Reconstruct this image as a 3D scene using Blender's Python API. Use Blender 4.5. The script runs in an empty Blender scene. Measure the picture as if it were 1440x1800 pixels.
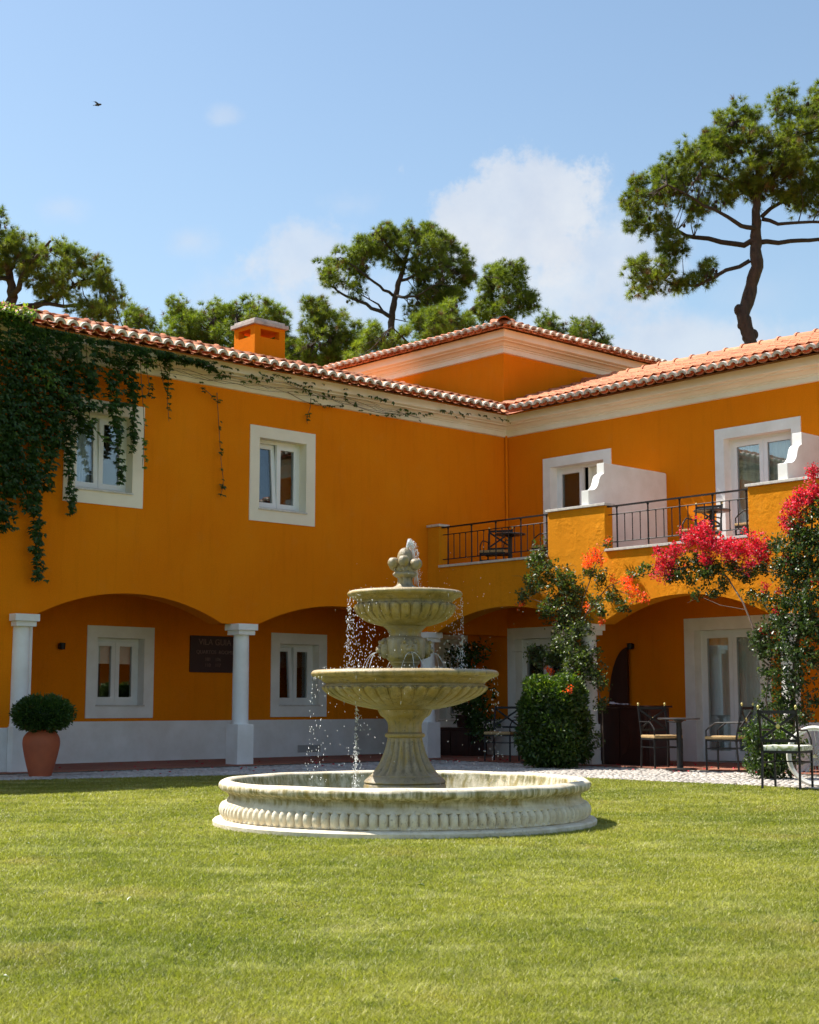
import bpy, math, random
import numpy as np
from mathutils import Vector, Matrix
R = math.radians
random.seed(7); rng = np.random.default_rng(7)
sc = bpy.context.scene
col = sc.collection

# ------------------------------------------------------------ camera
cam = bpy.data.cameras.new('camera'); camo = bpy.data.objects.new('camera', cam); col.objects.link(camo)
cam.sensor_fit = 'HORIZONTAL'; cam.sensor_width = 24.0; cam.lens = 43.15; cam.clip_end = 3000; cam.clip_start = .05
CAMP = Vector((18.8352, -19.8477, .95)); camo.location = CAMP
camo.rotation_euler = (R(90) + .1299, 0, .8258)
cam.dof.use_dof = True; cam.dof.focus_distance = 13.5; cam.dof.aperture_fstop = 7.0
sc.camera = camo
# ------------------------------------------------------------ sun, sky, exposure
SUN = Vector((-.62, -.27, 1)).normalized()
s = bpy.data.lights.new('sun', 'SUN'); so = bpy.data.objects.new('sun', s); col.objects.link(so)
s.energy = 3.85; s.angle = R(.53); s.color = (1, .95, .86)
so.rotation_euler = SUN.to_track_quat('Z', 'Y').to_euler(); so.location = (0, 0, 30)
w = bpy.data.worlds.new('World'); sc.world = w; w.use_nodes = True
nt = w.node_tree; nt.nodes.clear()
def N(t, **k):
    n = nt.nodes.new(t)
    for a, b in k.items(): setattr(n, a, b)
    return n
def L(a, b): nt.links.new(a, b)
sky = N('ShaderNodeTexSky', sky_type='NISHITA', sun_disc=False, sun_elevation=math.asin(SUN.z),
        sun_rotation=math.atan2(SUN.x, SUN.y) % (2 * math.pi), altitude=50, air_density=1.15, dust_density=.9, ozone_density=1.6)
bg = N('ShaderNodeBackground'); bg.inputs[1].default_value = .074
out = N('ShaderNodeOutputWorld')
tc = N('ShaderNodeTexCoord')
def vdot(vec):
    n = N('ShaderNodeVectorMath', operation='DOT_PRODUCT'); L(tc.outputs['Generated'], n.inputs[0]); n.inputs[1].default_value = vec
    return n.outputs['Value']
def M(op, a, b=None, c=None, clamp=False):
    n = N('ShaderNodeMath', operation=op, use_clamp=clamp)
    for i, v in enumerate((a, b, c)):
        if v is None: continue
        if isinstance(v, (int, float)): n.inputs[i].default_value = v
        else: L(v, n.inputs[i])
    return n.outputs[0]
# compass bearings of the sky: clouds sit at fixed bearings and heights above the horizon
fwd = vdot((-.7351, .678, 0)); rgt = vdot((.678, .7351, 0)); upz = vdot((0, 0, 1))
front = M('GREATER_THAN', fwd, .02)
fs = M('MAXIMUM', fwd, .02)
A = M('DIVIDE', rgt, fs); B = M('DIVIDE', upz, fs)
cmb = N('ShaderNodeCombineXYZ'); L(A, cmb.inputs[0]); L(B, cmb.inputs[1])
def noise(scale, detail, rough, vec=None, dist=0):
    n = N('ShaderNodeTexNoise'); n.inputs['Scale'].default_value = scale; n.inputs['Detail'].default_value = detail
    n.inputs['Roughness'].default_value = rough; n.inputs['Distortion'].default_value = dist
    L(vec or tc.outputs['Generated'], n.inputs['Vector']); return n.outputs['Fac']
nz = noise(14, 10, .66); nz2 = noise(26, 8, .6); nz3 = noise(5, 5, .6, dist=.6)
def blob(a, b, ra, rb):
    x = M('DIVIDE', M('SUBTRACT', A, a), ra); y = M('DIVIDE', M('SUBTRACT', B, b), rb)
    d = M('SQRT', M('ADD', M('MULTIPLY', x, x), M('MULTIPLY', y, y)))
    return M('SUBTRACT', 1.0, d)
def cloud(bl, namp, lo, hi, op, nn=None):
    v = M('ADD', bl, M('MULTIPLY', M('SUBTRACT', nn or nz, .5), namp))
    mr = N('ShaderNodeMapRange', interpolation_type='SMOOTHSTEP'); L(v, mr.inputs[0])
    mr.inputs[1].default_value = lo; mr.inputs[2].default_value = hi; mr.inputs[3].default_value = 0; mr.inputs[4].default_value = op
    return mr.outputs[0]
cl = None
for args in [((.078, .338, .088, .060), 2.3, .14, .46, .80), ((.130, .315, .080, .062), 2.2, .05, .75, .62), ((.085, .285, .09, .055), 1.6, .1, .8, .55),
             ((.035, .318, .045, .045), 1.9, .12, .9, .45),
             ((-.070, .312, .062, .044), 2.6, .2, .75, .62), ((-.155, .322, .036, .020), 1.8, .15, 1.1, .42), ((-.133, .413, .020, .012), 2.6, .2, 1.0, .36),
             ((-.244, .347, .03, .016), 2.0, .2, 1.0, .3), ((-.044, .350, .045, .022), 2.6, .3, 1.2, .25), ((-.06, .27, .12, .06), 2.2, .05, 1.2, .55),
             ((.19, .247, .12, .028), 1.9, .05, .85, .7), ((.24, .285, .05, .03), 1.8, .2, 1.2, .2)]:
    c = cloud(blob(*args[0]), *args[1:], nn=nz)
    cl = c if cl is None else M('SUBTRACT', 1.0, M('MULTIPLY', M('SUBTRACT', 1.0, cl), M('SUBTRACT', 1.0, c)))
# elsewhere in the sky a scatter of the same kind of thin cloud
els = cloud(nz3, 0.0, .60, .78, .35); els = M('MULTIPLY', els, M('SUBTRACT', 1.0, front))
cl = M('ADD', M('MULTIPLY', cl, front), els, clamp=True)
hz = M('POWER', M('SUBTRACT', 1.0, M('MAXIMUM', upz, 0.0)), 5.0)      # pale air low down
mixh = N('ShaderNodeMix', data_type='RGBA'); L(M('MULTIPLY', hz, .55), mixh.inputs[0]); L(sky.outputs[0], mixh.inputs[6]); mixh.inputs[7].default_value = (3.6, 4.35, 5.1, 1)
mixc = N('ShaderNodeMix', data_type='RGBA'); L(cl, mixc.inputs[0]); L(mixh.outputs[2], mixc.inputs[6]); mxw = N('ShaderNodeMix', data_type='RGBA'); L(M('MULTIPLY', M('SUBTRACT', nz2, .35, None, True), 2.2, None, True), mxw.inputs[0]); mxw.inputs[6].default_value = (4.6, 4.7, 5.2, 1); mxw.inputs[7].default_value = (3.7, 3.95, 4.8, 1); L(mxw.outputs[2], mixc.inputs[7])
tint = N('ShaderNodeMix', data_type='RGBA', blend_type='MULTIPLY'); tint.inputs[0].default_value = 1; L(mixc.outputs[2], tint.inputs[6]); tint.inputs[7].default_value = (.94, .965, .93, 1)
L(tint.outputs[2], bg.inputs[0]); L(bg.outputs[0], out.inputs[0])
sc.view_settings.view_transform = 'Standard'; sc.view_settings.look = 'None'; sc.view_settings.gamma = 1
sc.view_settings.exposure = 1.32; sc.view_settings.use_curve_mapping = False
sc.cycles.max_bounces = 8; sc.cycles.transparent_max_bounces = 16; sc.cycles.caustics_reflective = False; sc.cycles.caustics_refractive = False
sc.cycles.use_adaptive_sampling = True; sc.cycles.adaptive_threshold = .015
sc.cycles.use_denoising = True
sc.cycles.sample_clamp_indirect = 4

# ------------------------------------------------------------ materials
def newmat(name):
    m = bpy.data.materials.new(name); m.use_nodes = True; n = m.node_tree; n.nodes.clear()
    o = n.nodes.new('ShaderNodeOutputMaterial'); b = n.nodes.new('ShaderNodeBsdfPrincipled'); n.links.new(b.outputs[0], o.inputs[0])
    return m, n, b, o
class G:
    """small wrapper for building one node tree"""
    def __init__(s, n): s.n = n
    def new(s, t, **k):
        x = s.n.nodes.new(t)
        for a, b in k.items(): setattr(x, a, b)
        return x
    def link(s, a, b): s.n.links.new(a, b)
    def coord(s, kind='Object', scale=(1, 1, 1), rot=(0, 0, 0)):
        if kind == 'Pos': o = s.new('ShaderNodeNewGeometry').outputs['Position']
        else: o = s.new('ShaderNodeTexCoord').outputs[kind]
        mp = s.new('ShaderNodeMapping'); mp.inputs['Scale'].default_value = scale; mp.inputs['Rotation'].default_value = rot; s.link(o, mp.inputs[0]); return mp.outputs[0]
    def noise(s, vec, sc_, det=5, rough=.55, dist=0):
        x = s.new('ShaderNodeTexNoise'); x.inputs['Scale'].default_value = sc_; x.inputs['Detail'].default_value = det
        x.inputs['Roughness'].default_value = rough; x.inputs['Distortion'].default_value = dist; s.link(vec, x.inputs['Vector']); return x.outputs['Fac']
    def ramp(s, f, *st):
        x = s.new('ShaderNodeValToRGB'); e = x.color_ramp.elements
        while len(e) < len(st): e.new(.5)
        for i, (p, c) in enumerate(st):
            e[i].position = p; e[i].color = (c, c, c, 1) if isinstance(c, (int, float)) else tuple(c) + (1,)
        s.link(f, x.inputs[0]); return x.outputs[0]
    def mix(s, f, a, b, mode='MIX'):
        x = s.new('ShaderNodeMix', data_type='RGBA', blend_type=mode)
        for i, v in ((0, f), (6, a), (7, b)):
            if isinstance(v, (int, float)): x.inputs[i].default_value = v
            elif isinstance(v, tuple): x.inputs[i].default_value = v + (1,)
            else: s.link(v, x.inputs[i])
        return x.outputs[2]
    def math(s, op, a, b=None, clamp=False):
        x = s.new('ShaderNodeMath', operation=op, use_clamp=clamp)
        for i, v in enumerate((a, b)):
            if v is None: continue
            if isinstance(v, (int, float)): x.inputs[i].default_value = v
            else: s.link(v, x.inputs[i])
        return x.outputs[0]
    def bump(s, h, st, dist, nrm=None):
        x = s.new('ShaderNodeBump'); x.inputs['Strength'].default_value = st; x.inputs['Distance'].default_value = dist
        s.link(h, x.inputs['Height'])
        if nrm: s.link(nrm, x.inputs['Normal'])
        return x.outputs[0]
MATS = {}
def simple(name, c, c2=None, rough=.6, nscale=6, bump=0, bscale=80, metal=0, spec=.5, kind='Pos', dist=.004, stretch=(1, 1, 1), lo=.35, hi=.65):
    m, n, b, o = newmat(name); g = G(n)
    b.inputs['Roughness'].default_value = rough; b.inputs['Metallic'].default_value = metal; b.inputs['Specular IOR Level'].default_value = spec
    v = g.coord(kind, stretch)
    if c2: g.link(g.mix(g.ramp(g.noise(v, nscale, 6, .6), (lo, 0.), (hi, 1.)), c, c2), b.inputs['Base Color'])
    else: b.inputs['Base Color'].default_value = c + (1,)
    if bump: g.link(g.bump(g.noise(v, bscale, 4, .6), bump, dist), b.inputs['Normal'])
    MATS[name] = m; return m
def stucco(name, c, c2, lumps=.35):
    m, n, b, o = newmat(name); g = G(n); v = g.coord('Pos')
    b.inputs['Roughness'].default_value = .92; b.inputs['Specular IOR Level'].default_value = .1
    big = g.ramp(g.noise(v, .9, 6, .62), (.3, 0.), (.72, 1.))
    cc = g.mix(big, c, c2)
    st = g.coord('Pos', (3.5, 3.5, .35)); strk = g.ramp(g.noise(st, 2.2, 6, .65), (.52, 0.), (.8, 1.))
    cc = g.mix(g.math('MULTIPLY', strk, .30), cc, tuple(x * .66 for x in c))
    blot = g.ramp(g.noise(v, 3.3, 7, .7), (.56, 0.), (.72, .30)); cc = g.mix(blot, cc, (c[0] * .98, c[1] * 1.28, c[2] + .03))
    fine = g.ramp(g.noise(v, 60, 3, .6), (.3, .92), (.7, 1.06))
    cc = g.mix(1.0, cc, fine, 'MULTIPLY')
    g.link(cc, b.inputs['Base Color'])
    patch = g.ramp(g.noise(v, 1.6, 3, .5), (.45, .12), (.7, 1.))
    h = g.math('ADD', g.math('MULTIPLY', g.noise(v, 16, 4, .55), g.math('MULTIPLY', patch, lumps)), g.math('MULTIPLY', g.noise(v, 120, 3, .6), .05))
    g.link(g.bump(h, .9, .05), b.inputs['Normal'])
    MATS[name] = m; return m
stucco('ochre', (.72, .186, .002), (.77, .225, .004), .16)
stucco('ochre_rough', (.64, .225, .006), (.71, .265, .010), .42)  # coarser stucco; same paint made yellower, the parapets' sunlight put into the colour
simple('white', (.84, .83, .81), (.74, .72, .68), .75, 2.6, .25, 70, spec=.3)
simple('cornice', (.84, .79, .69), (.76, .70, .58), .8, 1.4, .35, 60, spec=.25, stretch=(1, 1, .4))
simple('pvc', (.80, .80, .80), (.74, .74, .73), .3, 3)
simple('marble', (.66, .63, .58), (.48, .44, .40), .5, 12, .3, 60)
simple('iron', (.008, .008, .009), (.018, .017, .017), .5, 30, .15, 120, spec=.3)
simple('cream', (.85, .77, .63), (.78, .70, .57), .75, 1.6, .25, 70, spec=.3)  # white surround paint with warm bounce light put into its colour
simple('steel', (.06, .065, .07), (.1, .1, .11), .35, 20, metal=.6)
simple('interior', (.05, .045, .04), None, .9)  # dark backing: the dimness of unlit rooms put into the colour
simple('room_wall', (.46, .43, .38), None, .9)
simple('curtain', (.90, .87, .78), (.82, .78, .68), .9, 3)
simple('curtain_blue', (.76, .80, .84), (.66, .70, .75), .9, 3)
simple('darkwood', (.040, .010, .006), (.022, .006, .004), .35, 9, .2, 40, stretch=(1, 1, .2))
simple('straw', (.52, .36, .17), (.32, .2, .08), .8, 60, .9, 90, stretch=(1, .25, 1))
simple('brass', (.75, .60, .22), (.55, .5, .15), .35, 20)
simple('tyre', (.78, .76, .70), (.66, .63, .56), .6, 9)
simple('bikepaint', (.78, .78, .76), None, .25)
simple('chrome', (.6, .6, .6), None, .2, metal=1)
simple('clay_pot', (.46, .115, .045), (.36, .09, .04), .75, 4, .25, 50)
simple('cloth', (.75, .76, .78), (.66, .66, .7), .9, 8)
simple('sign_dark', (.030, .010, .010), None, .45)
simple('sign_letters', (.20, .13, .10), None, .5)
simple('bird', (.03, .025, .02), None, .8)
simple('cobble_bed', (.13, .11, .09), (.22, .19, .16), .95, 20, .6, 60)
simple('bark', (.085, .052, .036), (.035, .022, .017), .95, 9, 1.0, 22, stretch=(1, 1, .35), dist=.04)
simple('branch_bark', (.055, .036, .026), (.028, .018, .014), .95, 9)
simple('stem', (.15, .10, .07), (.08, .055, .04), .9, 20)
simple('chimney_stone', (.55, .47, .42), (.36, .31, .28), .85, 9, .6, 40)
simple('grille', (.42, .41, .40), None, .6)
def tile_mat(name, base, dark, pale):
    m, n, b, o = newmat(name); g = G(n); v = g.coord('Pos')
    rnd = g.new('ShaderNodeObjectInfo').outputs['Random']
    at = g.new('ShaderNodeAttribute', attribute_name='rnd').outputs['Fac']
    r2 = g.math('FRACT', g.math('ADD', rnd, at))
    cc = g.mix(g.ramp(r2, (0., 0.), (1., 1.)), base, dark)
    cc = g.mix(g.ramp(g.noise(v, 9, 6, .65), (.54, 0.), (.76, .6)), cc, pale)
    cc = g.mix(g.ramp(g.noise(v, 35, 4, .6), (.56, 0.), (.74, .6)), cc, tuple(x * .45 for x in dark))
    g.link(cc, b.inputs['Base Color']); b.inputs['Roughness'].default_value = .8
    g.link(g.bump(g.noise(v, 70, 4, .6), .5, .005), b.inputs['Normal'])
    MATS[name] = m
tile_mat('terracotta', (.66, .255, .115), (.46, .15, .068), (.68, .40, .26))
tile_mat('mortar', (.64, .57, .49), (.38, .32, .27), (.40, .27, .19))
tile_mat('floor_tile', (.34, .13, .075), (.27, .10, .06), (.36, .18, .11))
def stone_mat(name, moss, wet, tone1=(.82, .74, .59), tone2=(.66, .56, .40)):
    m, n, b, o = newmat(name); g = G(n); v = g.coord('Pos')
    geo = g.new('ShaderNodeNewGeometry')
    sep = g.new('ShaderNodeSeparateXYZ'); g.link(geo.outputs['Normal'], sep.inputs[0])
    base = g.mix(g.ramp(g.noise(v, 7, 7, .65), (.35, 0.), (.65, 1.)), tone1, tone2)
    st = g.coord('Pos', (9, 9, 1.3)); streak = g.noise(st, 1.6, 7, .65)
    side = g.ramp(sep.outputs['Z'], (.25, 1.), (.75, .10))
    yl = g.math('MULTIPLY', g.ramp(streak, (.50 - moss * .22, 0.), (.64 - moss * .12, 1.)), side)
    base = g.mix(g.math('MULTIPLY', yl, .88), base, tone2 if moss < -.1 else (.35, .245, .06))
    gr = g.math('MULTIPLY', g.ramp(g.noise(v, 4.2, 7, .7), (.60 - moss * .13, 0.), (.72 - moss * .05, 1.)), side)
    base = g.mix(g.math('MULTIPLY', gr, .8), base, (.16, .13, .045))
    if moss > .5:      # dark run-off streaks down the bowls
        run = g.noise(g.coord('Pos', (16, 16, .9)), 1.5, 6, .7); base = g.mix(g.math('MULTIPLY', g.ramp(run, (.54, 0.), (.66, .75)), side), base, (.10, .085, .03))
    if name == 'stone':      # algae under the drip edge of the basin rim
        zz = g.new('ShaderNodeSeparateXYZ'); g.link(geo.outputs['Position'], zz.inputs[0]); m2 = g.new('ShaderNodeMapRange'); g.link(zz.outputs['Z'], m2.inputs[0]); m2.inputs[1].default_value = .19; m2.inputs[2].default_value = .275
        band = g.math('MULTIPLY', m2.outputs[0], side); base = g.mix(g.math('MULTIPLY', band, g.ramp(g.noise(st, 2.6, 6, .7), (.42, 0.), (.60, .85))), base, (.19, .17, .05))
    pit = g.ramp(g.noise(v, 48, 4, .7), (.57, 0.), (.68, 1.)); pz = g.ramp(g.noise(v, 2.6, 5, .6), (.45, .1), (.65, 1.))
    base = g.mix(g.math('MULTIPLY', g.math('MULTIPLY', pit, pz), .9), base, (.07, .06, .04))
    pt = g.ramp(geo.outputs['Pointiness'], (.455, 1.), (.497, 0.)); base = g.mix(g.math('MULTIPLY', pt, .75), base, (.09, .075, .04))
    g.link(base, b.inputs['Base Color']); b.inputs['Roughness'].default_value = .42 if wet else .85
    b.inputs['Specular IOR Level'].default_value = .4 if wet else .25
    h = g.math('ADD', g.noise(v, 90, 5, .7), g.math('MULTIPLY', g.noise(v, 14, 5, .6), 1.2))
    g.link(g.bump(h, .55, .008), b.inputs['Normal'])
    MATS[name] = m
stone_mat('stone', .05, False); stone_mat('stone_mossy', .85, True, (.50, .40, .27), (.33, .25, .13)); stone_mat('stone_damp', .25, True, (.37, .31, .215), (.24, .19, .12)); stone_mat('stone_pale', -.2, False)
def leaf_mat(name, c1, c2, c3=None, trans=.35, rough=.45):
    m, n, b, o = newmat(name); g = G(n)
    at = g.new('ShaderNodeAttribute', attribute_name='rnd').outputs['Fac']
    st = [(0., c1), (.75, c2), (1., c3 or c2)]
    cc = g.ramp(at, *st)
    big = g.ramp(g.noise(g.coord('Pos'), 1.4, 3, .5), (.3, .78), (.7, 1.2)); cc = g.mix(1.0, cc, big, 'MULTIPLY')
    g.link(cc, b.inputs['Base Color']); b.inputs['Roughness'].default_value = rough
    t = g.new('ShaderNodeBsdfTranslucent'); g.link(g.mix(1.0, cc, (1.5, 1.7, .6), 'MULTIPLY'), t.inputs[0])
    mx = g.new('ShaderNodeMixShader'); mx.inputs[0].default_value = trans; g.link(b.outputs[0], mx.inputs[1]); g.link(t.outputs[0], mx.inputs[2]); g.link(mx.outputs[0], o.inputs[0])
    MATS[name] = m
leaf_mat('needles', (.055, .085, .012), (.19, .21, .03), (.30, .28, .05), .5, .5)
leaf_mat('needles_light', (.08, .12, .015), (.22, .25, .035), (.30, .28, .04), .45, .5)
leaf_mat('needles_brown', (.12, .07, .03), (.2, .12, .05), None, .2, .7)
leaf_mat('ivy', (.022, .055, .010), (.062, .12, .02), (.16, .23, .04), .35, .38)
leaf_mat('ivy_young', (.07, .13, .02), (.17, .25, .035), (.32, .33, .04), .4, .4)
leaf_mat('boug_leaf', (.022, .045, .014), (.07, .105, .028), (.26, .25, .12), .3, .38)
leaf_mat('boug_leaf_grey', (.035, .060, .018), (.11, .14, .04), (.34, .30, .14), .35, .42)
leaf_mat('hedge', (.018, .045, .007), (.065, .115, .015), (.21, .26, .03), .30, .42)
leaf_mat('pot_leaf', (.022, .06, .014), (.06, .12, .022), (.14, .2, .04), .3, .4)
leaf_mat('petal_pink', (.50, .010, .05), (.74, .025, .09), (.88, .12, .20), .35, .6)
leaf_mat('petal_red', (.80, .07, .015), (.92, .14, .03), (.95, .25, .08), .4, .6)
leaf_mat('cobble', (.34, .30, .26), (.52, .48, .43), (.20, .17, .15), 0., .85)
# glass of the windows: clear with a mirror-like share at grazing angles
m, n, b, o = newmat('glass'); g = G(n)
gl = g.new('ShaderNodeBsdfGlossy'); gl.inputs['Roughness'].default_value = .01; gl.inputs[0].default_value = (.9, .93, .95, 1)
tr = g.new('ShaderNodeBsdfTransparent'); tr.inputs[0].default_value = (.95, .97, .97, 1)
fr = g.new('ShaderNodeFresnel'); fr.inputs[0].default_value = 1.7
mx = g.new('ShaderNodeMixShader'); g.link(g.math('ADD', g.math('MULTIPLY', fr.outputs[0], .95), .02, True), mx.inputs[0]); g.link(tr.outputs[0], mx.inputs[1]); g.link(gl.outputs[0], mx.inputs[2]); g.link(mx.outputs[0], o.inputs[0]); MATS['glass'] = m
# pool water and falling water
m, n, b, o = newmat('water'); g = G(n)
b.inputs['Base Color'].default_value = (.10, .12, .05, 1); b.inputs['Roughness'].default_value = .06; b.inputs['IOR'].default_value = 1.33
g.link(g.bump(g.noise(g.coord('Pos'), 22, 4, .6), .8, .01), b.inputs['Normal']); MATS['water'] = m
m, n, b, o = newmat('drops'); g = G(n)
b.inputs['Base Color'].default_value = (.97, .97, .98, 1); b.inputs['Roughness'].default_value = .12; b.inputs['Coat Weight'].default_value = .8
t = g.new('ShaderNodeBsdfTranslucent'); t.inputs[0].default_value = (1, 1, 1, 1); mx = g.new('ShaderNodeMixShader'); mx.inputs[0].default_value = .45; g.link(b.outputs[0], mx.inputs[1]); g.link(t.outputs[0], mx.inputs[2]); g.link(mx.outputs[0], o.inputs[0])
MATS['drops'] = m
m, n, b, o = newmat('thin_water'); g = G(n); b.inputs['Base Color'].default_value = (.96, .97, .98, 1); b.inputs['Roughness'].default_value = .1
t = g.new('ShaderNodeBsdfTransparent'); mx = g.new('ShaderNodeMixShader'); mx.inputs[0].default_value = .5; g.link(b.outputs[0], mx.inputs[1]); g.link(t.outputs[0], mx.inputs[2]); g.link(mx.outputs[0], o.inputs[0]); MATS['thin_water'] = m
# cushion with a leafy print
m, n, b, o = newmat('cushion'); g = G(n); v = g.coord('Pos')
wv = g.new('ShaderNodeTexVoronoi', feature='DISTANCE_TO_EDGE'); wv.inputs['Scale'].default_value = 9; g.link(g.coord('Pos', (1, 1.6, 1)), wv.inputs['Vector'])
cc = g.mix(g.ramp(wv.outputs[0], (.03, 1.), (.10, 0.)), (.72, .72, .66), (.30, .34, .16)); cc = g.mix(g.ramp(g.noise(v, 9, 3, .5), (.5, 0.), (.58, .5)), cc, (.5, .52, .36)); g.link(cc, b.inputs['Base Color']); b.inputs['Roughness'].default_value = .9; MATS['cushion'] = m
# lawn: soil-side turf colour in patches, and the blades over it
def lawn_color(g):
    v = g.coord('Pos'); p1 = g.noise(v, .55, 5, .6); vs = g.coord('Pos', (1, 1, 1), (0, 0, -.826)); 
    mp = g.new('ShaderNodeMapping'); mp.inputs['Scale'].default_value = (.85, 1.7, 1); g.link(vs, mp.inputs[0])
    p2 = g.noise(mp.outputs[0], 1.5, 6, .68)
    c = g.mix(g.ramp(p1, (.36, 0.), (.66, 1.)), (.175, .196, .026), (.310, .298, .056))
    c = g.mix(g.ramp(p2, (.50, 0.), (.72, .72)), c, (.50, .47, .22))
    p3 = g.noise(v, 2.4, 6, .7); c = g.mix(g.ramp(p3, (.55, 0.), (.72, .6)), c, (.40, .36, .14))
    c = g.mix(g.ramp(g.noise(v, .8, 4, .6), (.58, 0.), (.72, .38)), c, (.40, .29, .12))
    c = g.mix(g.ramp(g.noise(v, 5.5, 5, .7), (.34, .45), (.48, 0.)), c, (.085, .125, .016))
    return c
m, n, b, o = newmat('lawn'); g = G(n); c = lawn_color(g)
c = g.mix(g.ramp(g.noise(g.coord('Pos'), 90, 3, .7), (.3, .45), (.7, 1.15)), (0., 0., 0.), c, 'MIX') if False else g.mix(1.0, c, g.ramp(g.noise(g.coord('Pos'), 110, 3, .7), (.3, .42), (.7, 1.0)), 'MULTIPLY')
g.link(c, b.inputs['Base Color']); b.inputs['Roughness'].default_value = .9; g.link(g.bump(g.noise(g.coord('Pos'), 70, 3, .7), 1, .02), b.inputs['Normal']); MATS['lawn'] = m
m, n, b, o = newmat('blade'); g = G(n); c = lawn_color(g)
at = g.new('ShaderNodeAttribute', attribute_name='rnd').outputs['Fac']
c = g.mix(1.0, c, g.ramp(at, (0., .86), (.8, 1.2), (1., 1.45)), 'MULTIPLY'); c = g.mix(g.ramp(at, (.88, 0.), (.96, .55)), c, (.46, .42, .20))
g.link(c, b.inputs['Base Color']); b.inputs['Roughness'].default_value = .5; b.inputs['Specular IOR Level'].default_value = .35
t = g.new('ShaderNodeBsdfTranslucent'); g.link(g.mix(1.0, c, (1.3, 1.45, .7), 'MULTIPLY'), t.inputs[0])
mx = g.new('ShaderNodeMixShader'); mx.inputs[0].default_value = .42; g.link(b.outputs[0], mx.inputs[1]); g.link(t.outputs[0], mx.inputs[2]); g.link(mx.outputs[0], o.inputs[0]); MATS['blade'] = m

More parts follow.
